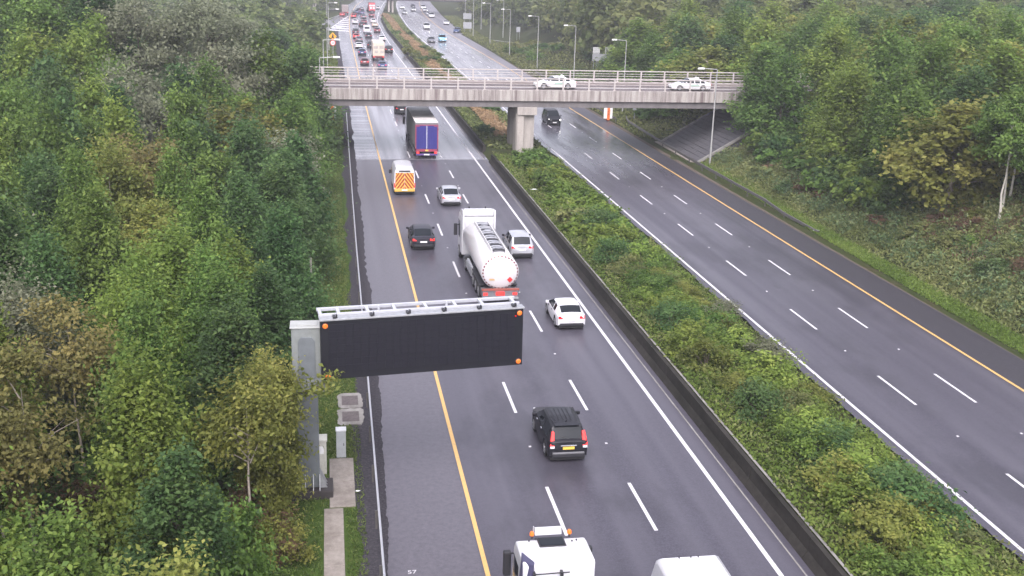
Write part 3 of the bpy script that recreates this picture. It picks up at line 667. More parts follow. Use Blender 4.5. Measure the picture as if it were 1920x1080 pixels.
# ------------------------------------------------------------------ vehicles (local axes: y forward from the rear bumper, z up)
def wheel_parts(t, x, y, r, wd, rim=True, name='wheel'):
    s = 1 if x > 0 else -1
    wl = MB().tube([(x-s*wd, y, r), (x-s*wd*.9, y, r), (x-s*wd*.1, y, r), (x, y, r)], [r*.92, r, r, r*.92], 18).build(name, rubber, t, smooth=50)
    if rim:
        m = MB().tube([(x-s*.02, y, r), (x+s*.006, y, r)], r*.64, 14); 
        for k in range(5):
            a = 2*math.pi*k/5; m.tube([(x+s*.012, y, r), (x+s*.012, y+math.cos(a)*r*.56, r+math.sin(a)*r*.56)], .03, 4)
        m.build('rim', rim_m, wl)
    return wl
CARS = dict(
    # L, W, H, rear overhang, wheelbase, wheel r, tail z, nose z, rear-window base (y,z), roof rear (y,z), roof front y, cowl (y,z)
    saloon=dict(L=4.85, W=1.84, H=1.47, ro=1.02, wb=2.85, r=.335, tail=.98, nose=.72, rw0=(.46, 1.04), rw1=(1.30, 1.41), ws1=2.70, ws0=(3.62, .98)),
    coupe=dict(L=4.30, W=1.81, H=1.42, ro=.82, wb=2.64, r=.33, tail=.96, nose=.68, rw0=(.26, 1.08), rw1=(.86, 1.34), ws1=2.20, ws0=(3.15, .96)),
    hatch=dict(L=4.25, W=1.79, H=1.48, ro=.78, wb=2.62, r=.32, tail=.95, nose=.70, rw0=(.14, 1.02), rw1=(.55, 1.43), ws1=2.25, ws0=(3.12, .98)),
    suv=dict(L=4.50, W=1.84, H=1.68, ro=.90, wb=2.65, r=.36, tail=1.05, nose=.86, rw0=(.16, 1.10), rw1=(.50, 1.60), ws1=2.45, ws0=(3.30, 1.12)),
    mpv=dict(L=4.90, W=1.92, H=1.92, ro=.95, wb=3.10, r=.35, tail=1.05, nose=.92, rw0=(.06, 1.12), rw1=(.26, 1.84), ws1=3.30, ws0=(4.15, 1.18)))
def make_car(name, label, cat, kind, colour, lights='off', tall_lights=False, plate='w', parts=True, roof_col=None, extra=None, head=False):
    s = CARS[kind]; L, W, H = s['L'], s['W']/2, s['H']
    t = thing(name, label, cat)
    yr, yf, r = s['ro'], s['ro']+s['wb'], s['r']
    zs = .22
    hb = lambda y: np.interp(y, [0, .4, s['ws0'][0], L-.5, L], [s['tail']-.10, s['tail']-.06, s['ws0'][1]-.05, s['nose']-.04, s['nose']-.12])      # shoulder
    st = []   # y, kind of the interval that follows, z top, half-width top
    def row(y, wsc, ztop, wt, zb=None, tag_='p'):
        arch = 0
        for yc in (yr, yf):
            d = abs(y-yc)
            if d < r+.07: arch = max(arch, math.sqrt((r+.075)**2-d*d)+r)
        zb_ = zb if zb is not None else zs
        z0 = max(zb_, arch); w_ = W*wsc; zbelt = float(hb(y)); zm = max((zb_+zbelt)/2, z0+.04)
        zbelt = max(zbelt, zm+.05)
        zt = max(ztop, zbelt+.03)
        cab = zt > zbelt+.15
        zg = zbelt+.035 if cab else zbelt+(zt-zbelt)*.6; wg = w_*.945
        z5 = zt-.085 if cab else zt-.008; w5 = min(wg-.015, wt) if cab else w_*.86
        st.append((y, tag_, [(w_*.80, z0), (w_*.985, z0+.03), (w_, zm), (w_*.975, zbelt), (wg, zg), (w5, z5), (w5-.07, zt-.022) if cab else (w_*.70, zt), (w5*.5, zt), (0, zt+.012)]))
    wt = W*.76
    tl, rw0, rw1, ws0, ws1 = s['tail'], s['rw0'], s['rw1'], s['ws0'], s['ws1']
    row(0, .84, tl-.05, wt, .36); row(.05, .93, tl, wt, .30)
    if rw0[0] > .3: row(rw0[0]-.12, 1, (tl+rw0[1])/2+.02, wt, None); 
    row(rw0[0], .97 if rw0[0] < .3 else 1, rw0[1], wt, .26, 'rw'); row(rw1[0], 1, rw1[1], wt*.97, None, 'roof')
    ys = [yr-r-.07, yr-r*.7, yr, yr+r*.7, yr+r+.07, yf-r-.07, yf-r*.7, yf, yf+r*.7, yf+r+.07]
    def top_at(y):
        return float(np.interp(y, [0, .05, rw0[0], rw1[0], (rw1[0]+ws1)/2, ws1, ws0[0], L-.35, L], [tl-.05, tl, rw0[1], rw1[1], H, H-.03, ws0[1], s['nose']+.02, s['nose']-.10]))
    def kind_at(y):
        return 'p' if y < rw0[0] else 'rw' if y < rw1[0] else 'roof' if y < ws1 else 'ws' if y < ws0[0] else 'p'
    ymid = (rw1[0]*.45+ws1*.55)
    for y in (ymid-.05, ymid+.05, ws1, ws0[0], L-.35):
        row(y, .94 if y > L-.4 else 1, top_at(y), wt*(.97 if y >= ws1-.01 else 1), None, 'pillar' if y == ymid-.05 else kind_at(y+1e-6))
    row(L-.08, .84, s['nose']-.03, wt, .30); row(L, .70, s['nose']-.10, wt, .36)
    for y in ys:
        if all(abs(y-q[0]) > .03 for q in st): row(y, 1 if y < L-.6 else .95, top_at(y), wt*(1 if y < ws1 else .97), None, kind_at(y))
    st.sort(key=lambda q: q[0])
    # after sorting, fix interval kinds
    V = []; 
    for y, _, pr in st: V += [(x, y, z) for x, z in pr]+[(-x, y, z) for x, z in pr[:-1][::-1]]
    n = 17; groups = {k: [] for k in ('body', 'windscreen', 'rear_window', 'side_l', 'side_r', 'dark')}
    for i in range(len(st)-1):
        ym = (st[i][0]+st[i+1][0])/2; kd = 'pillar' if st[i][1] == 'pillar' else kind_at(ym)
        for j in range(n-1):
            jj = min(j, n-2-j)       # symmetrical row index 0..7
            f = (i*n+j, i*n+j+1, (i+1)*n+j+1, (i+1)*n+j); g = 'body'
            if kd == 'roof' and jj == 4 and ym > rw1[0]+.16: g = 'side_r' if j < 8 else 'side_l'
            elif kd == 'ws' and jj in (5, 6, 7): g = 'windscreen'
            elif kd == 'ws' and jj == 4 and ym < (ws1+ws0[0])/2: g = 'side_r' if j < 8 else 'side_l'
            elif kd == 'rw' and jj in (6, 7): g = 'rear_window'
            elif kd == 'rw' and jj == 4 and rw1[0]-rw0[0] > .6 and ym > (rw0[0]+rw1[0])/2: g = 'side_r' if j < 8 else 'side_l'
            if jj == 0: g = 'dark'
            groups[g].append(f)
    e = (len(st)-1)*n
    groups['body'] += [tuple(range(n))[::-1], tuple(e+k for k in range(n))]
    def sub(fs, nm, mat, parent=None, off=0.):
        used = sorted({i for f in fs for i in f}); mp = {i: k for k, i in enumerate(used)}
        m = MB().add([V[i] for i in used], [tuple(mp[i] for i in f) for f in fs]); o = m.build(nm, mat, parent, smooth=38); return o
    bd = sub(groups['body'], 'body', colour, t)
    if groups['dark']: sub(groups['dark'], 'sill', plastic, t)
    sub(groups['windscreen'], 'windscreen', glass, t); sub(groups['rear_window'], 'rear_window', glass, t)
    for k in ('side_l', 'side_r'):
        if groups[k]: sub(groups[k], 'side_window', glass, t)
    MB().box(-W*.84, .10, .13, W*.84, L-.12, .62).build('underbody', rubber, t)
    for y in (yr, yf):
        for sx in (-1, 1): wheel_parts(t, sx*(W-.02), y, r, .21, parts)
    lm = brake_m if lights == 'brake' else tail_m
    zt = tl-.10
    for sx in (-1, 1):
        if tall_lights:   # upright lamps flanking the rear window
            MB().hexa([(sx*W*.80-.10, -.02, .82), (sx*W*.80+.10, -.02, .82), (sx*W*.90+.09, .18, .82), (sx*W*.80-.10, .12, .82)],
                      [(sx*W*.74-.05, .22, 1.42), (sx*W*.74+.06, .22, 1.42), (sx*W*.78+.07, .36, 1.42), (sx*W*.74-.05, .30, 1.42)]).build('tail_light', lm, t, bevel=.015)
            MB().box(sx*W*.80-.09, -.035, .74, sx*W*.80+.10, .12, .83).build('reverse_light', head_m, t)
        else:
            a = (sx*W*.52, sx*W*.90); xa, xb = min(a), max(a)
            MB().hexa([(xa, -.03, zt-.11), (xb, .0, zt-.13), (xb, .30, zt-.10), (xa, .2, zt-.11)], [(xa, -.015, zt+.04), (xb, .03, zt+.07), (xb+(.012 if sx > 0 else 0), .34, zt+.06), (xa-(0 if sx > 0 else .0), .2, zt+.04)]).build('tail_light', lm, t, bevel=.012)
        zn = s['nose']-.10
        a = (sx*W*.50, sx*W*.84); xa, xb = min(a), max(a)
        MB().hexa([(xa, L-.30, zn-.10), (xb, L-.42, zn-.08), (xb, L-.10, zn-.08), (xa, L+.01, zn-.10)], [(xa, L-.35, zn+.05), (xb, L-.5, zn+.09), (xb, L-.16, zn+.07), (xa, L-.03, zn+.05)]).build('headlight', headlit_m if head else head_m, t, bevel=.012)
        mz = s['ws0'][1]+.04
        MB().box(sx*(W+.10)-.10, s['ws0'][0]-.55, mz-.06, sx*(W+.10)+.10, s['ws0'][0]-.40, mz+.10).build('wing_mirror', colour if kind != 'suv' else black_paint, t, bevel=.03)
    MB().box(-W*.80, -.045, .30, W*.80, .12, .47).build('rear_bumper', plastic, t, bevel=.03); MB().box(-W*.66, L-.12, .26, W*.66, L+.02, .46).build('front_grille', plastic, t, bevel=.02)
    pz = tl-.30 if kind in ('saloon', 'coupe') else .78
    if kind in ('suv',): pz = .74
    MB().box(-.26, -.055, pz-.055, .26, -.0, pz+.06).build('number_plate', plate_y if plate == 'y' else plate_w, t)
    MB().box(-.26, L+.012, .40, .26, L+.035, .51).build('number_plate', plate_w, t)
    if extra: extra(t, s, W, L, H)
    return t
def suv_extra(t, s, W, L, H):
    MB().box(-.36, -.05, .83, .36, .02, .88).build('tailgate_trim', chrome, t, bevel=.01)
    for sx in (-1, 1): MB().tube([(sx*W*.66, .75, H+.0), (sx*W*.68, .85, H+.035), (sx*W*.68, 2.2, H+.035), (sx*W*.66, 2.3, H-.01)], .018, 6).build('roof_rail', plastic, t)
    MB().tube([(0, .75, H), (0, .62, H+.10)], [.03, .008], 6).build('aerial', plastic, t)
    MB().hexa([(-W*.62, .40, H-.04), (W*.62, .40, H-.04), (W*.64, .60, H-.02), (-W*.64, .60, H-.02)], [(-W*.62, .30, H-.005), (W*.62, .30, H-.005), (W*.64, .60, H+.012), (-W*.64, .60, H+.012)]).build('roof_spoiler', black_paint, t, bevel=.01)
    MB().tube([(.05, .13, 1.12), (-.3, .20, 1.20)], .012, 5).build('wiper', plastic, t)
    MB().box(-W*.78, -.07, .47, W*.78, .02, .54).build('bumper_step', simple('bumper_step_grey', (.16, .16, .17), .45), t, bevel=.015)
    for k in range(5): MB().box(-W*.5+k*W*.2, .9, H+.006, -W*.5+k*W*.2+.02, 2.25, H+.018).build('roof_rib', black_paint, t)
    for sx in (-1, 1):
        for y in (1.62, 2.62): MB().box(sx*(W+.0)-.02, y, .98, sx*(W+.0)+.02, y+.16, 1.02).build('door_handle', chrome, t)
def handles(t, s, W, L, H):
    for sx in (-1, 1):
        for y in (1.7, 2.6): MB().box(sx*W-.015, y, s['tail']-.14, sx*W+.015, y+.16, s['tail']-.10).build('door_handle', plastic, t)
def taxi_extra(t, s, W, L, H):
    MB().hexa([(-.55, 1.45, H-.02), (.55, 1.45, H-.02), (.55, 1.68, H-.02), (-.55, 1.68, H-.02)], [(-.5, 1.50, H+.13), (.5, 1.50, H+.13), (.5, 1.62, H+.13), (-.5, 1.62, H+.13)]).build('taxi_roof_sign', plate_w, t, bevel=.02)
    for sx in (-1, 1): MB().box(sx*W-.012, 1.5, .55, sx*W+.012, 2.6, .78).build('door_panel', simple('taxi_door_badge', (.28, .42, .34), .5), t)
    handles(t, s, W, L, H)
def at_rear(t, x, y, rz=0): return place(t, (x, y, 0.002), rz)     # x, y of the middle of the rear bumper on the road

at_rear(make_car('car', 'black off-road estate car with tall red tail lights and yellow number plate', 'car', 'suv', black_paint, lights='brake', tall_lights=True, plate='y', extra=suv_extra), 10.12, 42.9)
at_rear(make_car('car', 'white coupe alone in the outer lane beside the message board', 'car', 'coupe', white_paint, extra=handles), 14.15, 60.7)
at_rear(make_car('car', 'silver estate car overtaking the white tanker on its right', 'car', 'suv', silver_paint, extra=handles), 13.95, 77.1)
at_rear(make_car('car', 'black saloon with red lights left of the tanker in the inner lane', 'car', 'saloon', dark_paint, lights='brake', extra=handles), 6.85, 80.0)
at_rear(make_car('car', 'silver saloon just ahead of the tanker cab', 'car', 'saloon', silver_paint, extra=handles), 10.65, 95.2)
proto = {}
def far_car(key, kind, colname, x, y, label, group=None, oncoming=False, lights='off', rz=0, head=False, z=0):
    k = (kind, lights, head)
    if k not in proto:
        t = make_car('car', label, 'car', kind, COL[colname], lights=lights, parts=False, head=head); proto[k] = t; new = t
        def objlink(o):
            for c in o.children: objlink(c)
            if o.type == 'MESH' and o.name.split('.')[0] in ('body', 'wing_mirror'):
                o.material_slots[0].link = 'OBJECT'; o.material_slots[0].material = COL[colname]
        objlink(t)
    else:
        new = copy_tree(proto[k])
        def setm(o):
            for c in o.children: setm(c)
            if o.type == 'MESH' and o.name.split('.')[0] in ('body', 'wing_mirror'): o.material_slots[0].material = COL[colname]
        setm(new)
    L = CARS[kind]['L']
    if oncoming: place(new, (x, y+L, z+.002), math.pi+rz, label, group)   # y is where the nose is
    else: place(new, (x, y, z+.002), rz, label, group)
    return new
G1, G2 = 'cars queueing beyond the bridge', 'oncoming cars beyond the bridge'
far_car(0, 'suv', 'black', 10.1, 155.5, 'black car under the bridge, ahead of the curtain-sided lorry', lights='off')
far_car(0, 'hatch', 'dark', 14.0, 166, 'dark car almost hidden behind the lorry roof under the bridge')
for kind, c, x, y, l, lab in [
    ('hatch', 'maroon', 7.3, 229.0, 'brake', 'dark red hatchback nearest the bridge in the inner lane'),
    ('saloon', 'blue', 10.6, 222.0, 'brake', 'dark blue saloon with bright red lights right behind the cream lorry'),
    ('suv', 'black', 14.0, 261.3, 'brake', 'black four-by-four in the outer lane beside the cream lorry'),
    ('saloon', 'blue', 7.5, 253.0, 'brake', 'dark blue car ahead of the dark red hatchback'),
    ('suv', 'dark', 10.3, 274.5, 'off', 'dark jeep just in front of the cream lorry'),
    ('saloon', 'white', 7.35, 272.5, 'off', 'white car level with the round speed sign'),
    ('saloon', 'white', 14.2, 299, 'off', 'white saloon in the outer lane ahead of the black four-by-four'),
    ('saloon', 'grey', 8.0, 294, 'off', 'low dark grey car tucked behind the bright red car'),
    ('hatch', 'dark', 11.0, 309, 'off', 'dark grey hatchback close behind the white van'),
    ('hatch', 'red', 7.5, 306, 'brake', 'bright red car level with the orange diamond sign'),
    ('suv', 'dark', 7.8, 324, 'off', 'dark car immediately ahead of the bright red car'),
    ('saloon', 'maroon', 14.4, 333.5, 'off', 'dark purple saloon in the outer lane beside the white van'),
    ('saloon', 'beige', 14.9, 362, 'off', 'cream coloured car in the outer lane ahead of the purple saloon'),
    ('suv', 'dark', 10.6, 360, 'off', 'dark four-by-four in the middle lane ahead of the white van'),
    ('saloon', 'maroon', 12.0, 378, 'off', 'brownish car half behind the dark four-by-four'),
    ('hatch', 'white', 15.3, 384, 'off', 'white hatchback ahead of the cream car'),
    ('suv', 'white', 8.9, 376, 'off', 'tall white car beside the tip of the merge hatching'),
    ('saloon', 'grey', 12.9, 411, 'brake', 'grey car with pink lights in the middle lane'),
    ('saloon', 'maroon', 16.2, 425, 'off', 'dark red car just behind the red and white lorry'),
    ('suv', 'blue', 13.2, 440, 'off', 'dark blue people carrier left of the red and white lorry'),
    ('hatch', 'red', 9.3, 414, 'brake', 'red car crowded at the slip road merge'),
    ('suv', 'black', 9.9, 428, 'off', 'black four-by-four ahead of the red car at the merge'),
    ('hatch', 'blue', 11.4, 447, 'off', 'dark blue car beside the merging queue'),
    ('saloon', 'black', 16.9, 470, 'off', 'black saloon passing under the far bridge, middle lane'),
    ('saloon', 'silver', 14.2, 478, 'off', 'silver car under the far bridge in the inner lane'),
    ('hatch', 'white', 21.5, 490, 'off', 'pale car under the far bridge in the outer lane'),
    ('hatch', 'dark', 12.4, 462, 'brake', 'dark car at the shadow line of the far bridge'),
    ('hatch', 'red', 5.3, 424, 'off', 'small red car waiting on the left slip road')]:
    far_car(0, kind, c, x, y, lab, G1, lights=l)
for kind, c, x, y, hd, lab, rz in [
    ('saloon', 'silver', 30.4, 452, True, 'silver oncoming car emerging from the far bridge nearest the reservation', .05),
    ('hatch', 'white', 36.0, 480, True, 'white oncoming car second under the far bridge', .05),
    ('saloon', 'white', 32.5, 500, True, 'pale oncoming car deep under the far bridge', .05),
    ('hatch', 'dark', 38.6, 515, False, 'dark oncoming car deep under the far bridge', .05),
    ('mpv', 'white', 42.0, 500, True, 'white oncoming people carrier under the far bridge, outer side', .05),
    ('hatch', 'white', 41.0, 478, True, 'white oncoming hatchback behind the white pair', .05),
    ('hatch', 'silver', 39.6, 446, True, 'silver oncoming car half behind the nearest white people carrier', .03),
    ('mpv', 'white', 39.2, 428, True, 'white oncoming people carrier joining from the right', .02),
    ('saloon', 'white', 40.6, 383, True, 'white oncoming saloon on the slip lane', -.1),
    ('mpv', 'white', 31.1, 355, True, 'white oncoming people carrier with headlights shining on wet road', 0),
    ('suv', 'blue', 39.6, 338.5, False, 'dark blue oncoming four-by-four at the slip road nose', -.25),
    ('saloon', 'grey', 27.3, 296.5, False, 'dark grey oncoming saloon beside the reservation, left of the pale blue car', 0),
    ('mpv', 'lightblue', 30.6, 300, True, 'pale blue oncoming car beyond the bridge', 0)]:
    far_car(0, kind, c, x, y, lab, G2, oncoming=True, head=hd, rz=rz)

def taxis():
    for x, y, lab in ((26.0, 126.0, 'white taxi on the bridge over the reservation, left of the two'), (42.25, 125.6, 'white taxi at the right end of the bridge')):
        t = make_car('car', lab, 'taxi', 'saloon', white_paint, extra=taxi_extra); place(t, (x+2.4, y, 7.19), R_(90), lab, 'taxis on the overbridge')
taxis()

# ---- black people carrier coming towards the camera
def van_black():
    t = make_car('van', 'black people carrier coming out from under the bridge with headlights on', 'van', 'mpv', black_paint, head=True, extra=handles)
    for k in range(3): MB().box(-.7, 1.2+k*.7, 1.925, .7, 1.24+k*.7, 1.95).build('roof_bar', rim_m, t)
    place(t, (30.25, 145.6+4.9, 0.002), math.pi)
van_black()

# ---- panel van with hazard chevrons
def chevron_van():
    t = thing('van', 'high-roofed white van with red and yellow chevrons across its rear', 'van', (6.78, 100.4, 0.002))
    W, L, H = .98, 5.6, 2.62
    # body rings from rear to front
    prof = lambda w_, h: [(w_*.96, .42), (w_, .75), (w_*.985, 1.35), (w_*.93, 2.2), (w_*.80, h-.08), (w_*.55, h), (0, h+.02)]
    rows = [(0, 1, H-.03), (.06, 1.01, H), (3.9, 1.01, H), (4.35, .99, H-.25), (4.9, .97, 1.45), (5.45, .93, 1.12), (5.6, .86, .95)]
    V = []; n = 13
    for y, ws, h in rows:
        p = prof(W*ws, H) if h > 2 else [(W*ws*.96, .42), (W*ws, .6), (W*ws, .75), (W*ws*.97, h-.12), (W*ws*.85, h-.03), (W*ws*.5, h), (0, h+.02)]
        if h > 2 and h < H-.1: p = [(x, min(z, h-.04*(6-i) if i > 3 else z)) for i, (x, z) in enumerate(p)]
        V += [(x, y, z) for x, z in p]+[(-x, y, z) for x, z in p[:-1][::-1]]
    F = []; WS = []
    for i in range(len(rows)-1):
        for j in range(n-1):
            jj = min(j, n-2-j); f = (i*n+j, i*n+j+1, (i+1)*n+j+1, (i+1)*n+j)
            (WS if (i == 3 and jj >= 3) else F).append(f)
    F += [tuple(range(n))[::-1], tuple((len(rows)-1)*n+k for k in range(n))]
    m = MB().add(V, F); m.build('body', white_paint, t, smooth=35)
    MB().add(V, WS).build('windscreen', glass, t, smooth=35)
    # rear doors: yellow ground with red inverted-V stripes, in pieces on the two door leaves
    yy = -.012
    for sx in (-1, 1):
        a, b = (0.012, .90) if sx > 0 else (-.90, -.012)
        xs = [a, b]
        d = MB().add([(a, yy, .62), (b, yy, .62), (b*(.93 if sx > 0 else 1), yy, 2.12), (a*(1 if sx > 0 else .93), yy, 2.12)], [(0, 1, 2, 3)]).build('rear_door', chev_yel, t)
        zc = [.30+.42*k for k in range(-4, 6)]
        for z in zc[::1]:
            # stripe rises towards the middle: chevron pointing up, at 45 degrees
            w_ = .235; xo = .90*sx; xi = .012*sx
            poly = [(xi, z+1.15), (xo, z-.06), (xo, z-.06+w_), (xi, z+1.15+w_)]
            # clip to the door leaf
            def clip(pl, zmin, zmax):
                for zlim, keep in ((zmin, 1), (zmax, -1)):
                    out = []
                    for q in range(len(pl)):
                        p0, p1 = pl[q], pl[(q+1) % len(pl)]
                        i0, i1 = (p0[1]-zlim)*keep >= 0, (p1[1]-zlim)*keep >= 0
                        if i0: out.append(p0)
                        if i0 != i1:
                            u = (zlim-p0[1])/(p1[1]-p0[1]); out.append((p0[0]+(p1[0]-p0[0])*u, zlim))
                    pl = out
                    if not pl: break
                return pl
            pl = clip(poly, .63, 2.11)
            if len(pl) >= 3:
                pl = [(x*(1-.07*max(0, (zz-.62)/1.5)) if abs(x) > .5 else x, zz) for x, zz in pl]
                MB().add([(x, yy-.004, zz) for x, zz in pl], [tuple(range(len(pl)))]).build('chevron_stripe', chev_red, d)
        MB().box(min(sx*.90, sx*.98), -.03, .72, max(sx*.90, sx*.98), .06, 1.15).build('tail_light', brake_m, t, bevel=.01)
        MB().box(min(sx*1.02, sx*1.22), 4.35, 1.25, max(sx*1.02, sx*1.22), 4.5, 1.62).build('wing_mirror', plastic, t, bevel=.03)
        for y in (1.1, 4.55): wheel_parts(t, sx*.95, y, .34, .22)
        MB().box(sx*.985-.02, 3.6, 1.35, sx*.985+.005, 4.35, 1.9).build('side_window', glass, t)
    MB().box(-.52, -.045, 2.22, .52, -.002, 2.33).build('rear_light_bar', plastic, t); MB().box(-.95, -.10, .36, .95, .05, .60).build('rear_bumper', chev_yel, t, bevel=.02)
    MB().box(-.9, -.02, .18, .9, 5.3, .42).build('underbody', rubber, t); MB().box(-.26, -.115, .44, .26, -.101, .55).build('number_plate', plate_w, t)
chevron_van()

def truck_cab(t, y0, W, L, H, fairing=True, zf=.55, col=None, deflector=None):
    """tractor cab: y0 is the rear wall of the cab, H its roof"""
    col = col or white_paint
    m = MB(); prof = [(y0, zf), (y0+L, zf), (y0+L+.03, 1.6), (y0+L-.18, H-.35), (y0+L-.42, H-.06), (y0+L-.75, H), (y0+.1, H), (y0, H-.1)]
    m.prism(prof, 'x', -W, W); c = m.build('cab', col, t, smooth=30, bevel=.09)
    MB().hexa([(-W*.88, y0+L+.02, 1.55), (W*.88, y0+L+.02, 1.55), (W*.88, y0+L+.06, 1.55), (-W*.88, y0+L+.06, 1.55)],
              [(-W*.82, y0+L-.15, H-.5), (W*.82, y0+L-.15, H-.5), (W*.82, y0+L-.10, H-.5), (-W*.82, y0+L-.10, H-.5)]).build('windscreen', glass, t)
    for s in (-1, 1):
        MB().box(s*W-.01, y0+L-1.15, 1.6, s*W+.012, y0+L-.25, H-.6).build('side_window', glass, t)
        MB().box(min(s*(W+.08), s*(W+.34)), y0+L-.25, 1.55, max(s*(W+.08), s*(W+.34)), y0+L-.05, 2.45).build('wing_mirror', plastic, t, bevel=.04)
        MB().tube([(s*W, y0+L-.15, 2.35), (s*(W+.12), y0+L-.15, 2.35)], .03, 6).build('mirror_arm', plastic, t)
    return c
def rear_lamp_cluster(t, W, y, z):
    for s in (-1, 1): MB().box(min(s*W*.68, s*W*.92), y-.05, z-.09, max(s*W*.68, s*W*.92), y, z+.09).build('tail_light', brake_m, t, bevel=.01)

# ---- articulated tanker
def tanker():
    t = thing('tanker_lorry', 'white articulated tanker lorry with a red hazard diamond on its round end', 'lorry', (10.62, 66.2, 0.002), R_(.4))
    zc, R0 = 2.08, 1.22; y0, y1 = .25, 9.72
    m = MB(); n = 36; k = len(m.v)
    ring = [(y0-.16, .0), (y0-.155, .45), (y0-.10, .8), (y0-.02, .955), (y0+.05, 1.0), (y1, 1.0), (y1+.10, .95), (y1+.2, .75), (y1+.26, .4), (y1+.28, 0)]
    V = []
    for y, s in ring:
        for j in range(n):
            a = 2*math.pi*j/n; V.append((math.sin(a)*R0*s*1.01, y, zc+math.cos(a)*R0*s*(.93 if math.cos(a) < 0 else .96)))
    F = [(i*n+j, i*n+(j+1) % n, (i+1)*n+(j+1) % n, (i+1)*n+j) for i in range(len(ring)-1) for j in range(n)]
    m.add(V, F); m.build('tank', tank_m, t, smooth=50)
    # catwalk trough on top: side coamings, dark floor, cross hoops
    zt = zc+R0*.96
    for s in (-1, 1): MB().hexa([(s*.46-.03, .9, zt-.14), (s*.46+.03, .9, zt-.14), (s*.46+.03, 9.4, zt-.14), (s*.46-.03, 9.4, zt-.14)], [(s*.46-.03, 1.0, zt+.17), (s*.46+.03, 1.0, zt+.17), (s*.46+.03, 9.3, zt+.17), (s*.46-.03, 9.3, zt+.17)]).build('coaming', tank_m, t, bevel=.01)
    MB().box(-.43, 1.0, zt-.10, .43, 9.3, zt+.012).build('walkway', dark_in, t)
    for k in range(18):
        y = 1.15+k*.46
        MB().tube([(-.42, y, zt+.04), (-.2, y+.02, zt+.10), (.2, y+.02, zt+.10), (.42, y, zt+.04)], .035, 5).build('walkway_hoop', steel_w if k % 3 else plastic, t)
    for k in range(5):
        y = 1.6+k*1.62; MB().tube([(.08, y, zt+.01), (.08, y, zt+.13)], .24, 14).build('manlid', rim_m, t)
    # dashed red and white marker tape round the end
    for j in range(30):
        a0 = 2*math.pi*(j+.06)/30; a1 = 2*math.pi*(j+.62)/30; V = []
        for a in (a0, a1):
            for rr in (.885, .95): V.append((math.sin(a)*R0*rr*1.01, y0-.072+.062*(rr-.885)/.065-.014, zc+math.cos(a)*R0*rr*(.93 if math.cos(a) < 0 else .96)))
        MB().add(V, [(0, 1, 3, 2)]).build('marker_strip', maroon_paint, t)
    d = .19
    MB().prism([(.62-d, 1.62), (.62, 1.62-d), (.62+d, 1.62), (.62, 1.62+d)], 'y', y0-.155, y0-.10).build('hazard_diamond', simple('hazard_red', (.55, .03, .03), .4), t)
    MB().box(-.72, y0-.15, 1.58, -.36, y0-.10, 1.70).build('hazard_plate', simple('hazard_plate_tan', (.50, .33, .16), .5), t)
    # lower rear: bumper, lamps, lockers
    MB().box(-1.22, -.12, .95, 1.22, .02, 1.08).build('rear_bar', simple('rear_bar_pink', (.27, .075, .055), .45), t, bevel=.01)
    MB().box(-1.15, .05, .45, 1.15, .9, .92).build('valve_locker', rim_m, t, bevel=.02); MB().box(-.28, -.10, .62, .28, .04, .84).build('locker_light', brake_m, t)
    rear_lamp_cluster(t, 1.2, .02, .70)
    MB().box(-1.2, -.02, .36, 1.2, .08, .46).build('underrun_bar', steel, t)
    for s in (-1, 1):
        MB().box(s*.42-.06, .3, .78, s*.42+.06, 9.0, .98).build('chassis_rail', plastic, t)
        for k in range(3): wheel_parts(t, s*1.24, 1.35+k*1.32, .52, .36)
        MB().box(min(s*.95, s*1.24), .75, 1.06, max(s*.95, s*1.24), 4.6, 1.12).build('mudguard', plastic, t, bevel=.02)
        MB().box(min(s*1.0, s*1.24), 5.0, .45, max(s*1.0, s*1.24), 7.6, .95).build('side_guard', steel, t, bevel=.02)
        MB().box(min(s*1.05, s*1.2), 5.1, .98, max(s*1.05, s*1.2), 7.4, 1.12).build('hose_tube', steel_w, t, bevel=.03)
        wheel_parts(t, s*1.24, 8.1, .52, .5); wheel_parts(t, s*1.24, 11.75, .52, .33)
    MB().box(-.45, 7.2, .7, .45, 12.6, .95).build('tractor_frame', plastic, t)
    c = truck_cab(t, 10.35, 1.22, 2.25, 3.45, col=white_paint)
    # tall collar fairings behind the cab roof
    MB().prism([(10.35, 2.5), (12.0, 3.42), (11.2, 3.82), (10.25, 3.92), (10.0, 3.7), (10.0, 2.5)], 'x', -1.2, -1.08).build('side_fairing', white_paint, t, bevel=.02)
    MB().prism([(10.35, 2.5), (12.0, 3.42), (11.2, 3.82), (10.25, 3.92), (10.0, 3.7), (10.0, 2.5)], 'x', 1.08, 1.2).build('side_fairing', white_paint, t, bevel=.02)
    MB().hexa([(-1.08, 10.3, 3.46), (1.08, 10.3, 3.46), (1.08, 11.9, 3.46), (-1.08, 11.9, 3.46)], [(-1.08, 10.22, 3.9), (1.08, 10.22, 3.9), (1.02, 10.9, 3.9), (-1.02, 10.9, 3.9)]).build('roof_deflector', white_paint, t, bevel=.04)
    for s in (-1, 1): MB().tube([(s*.6, 11.2, 3.8), (s*.6, 11.2, 3.98)], .05, 6).build('roof_horn', plastic, t)
tanker()

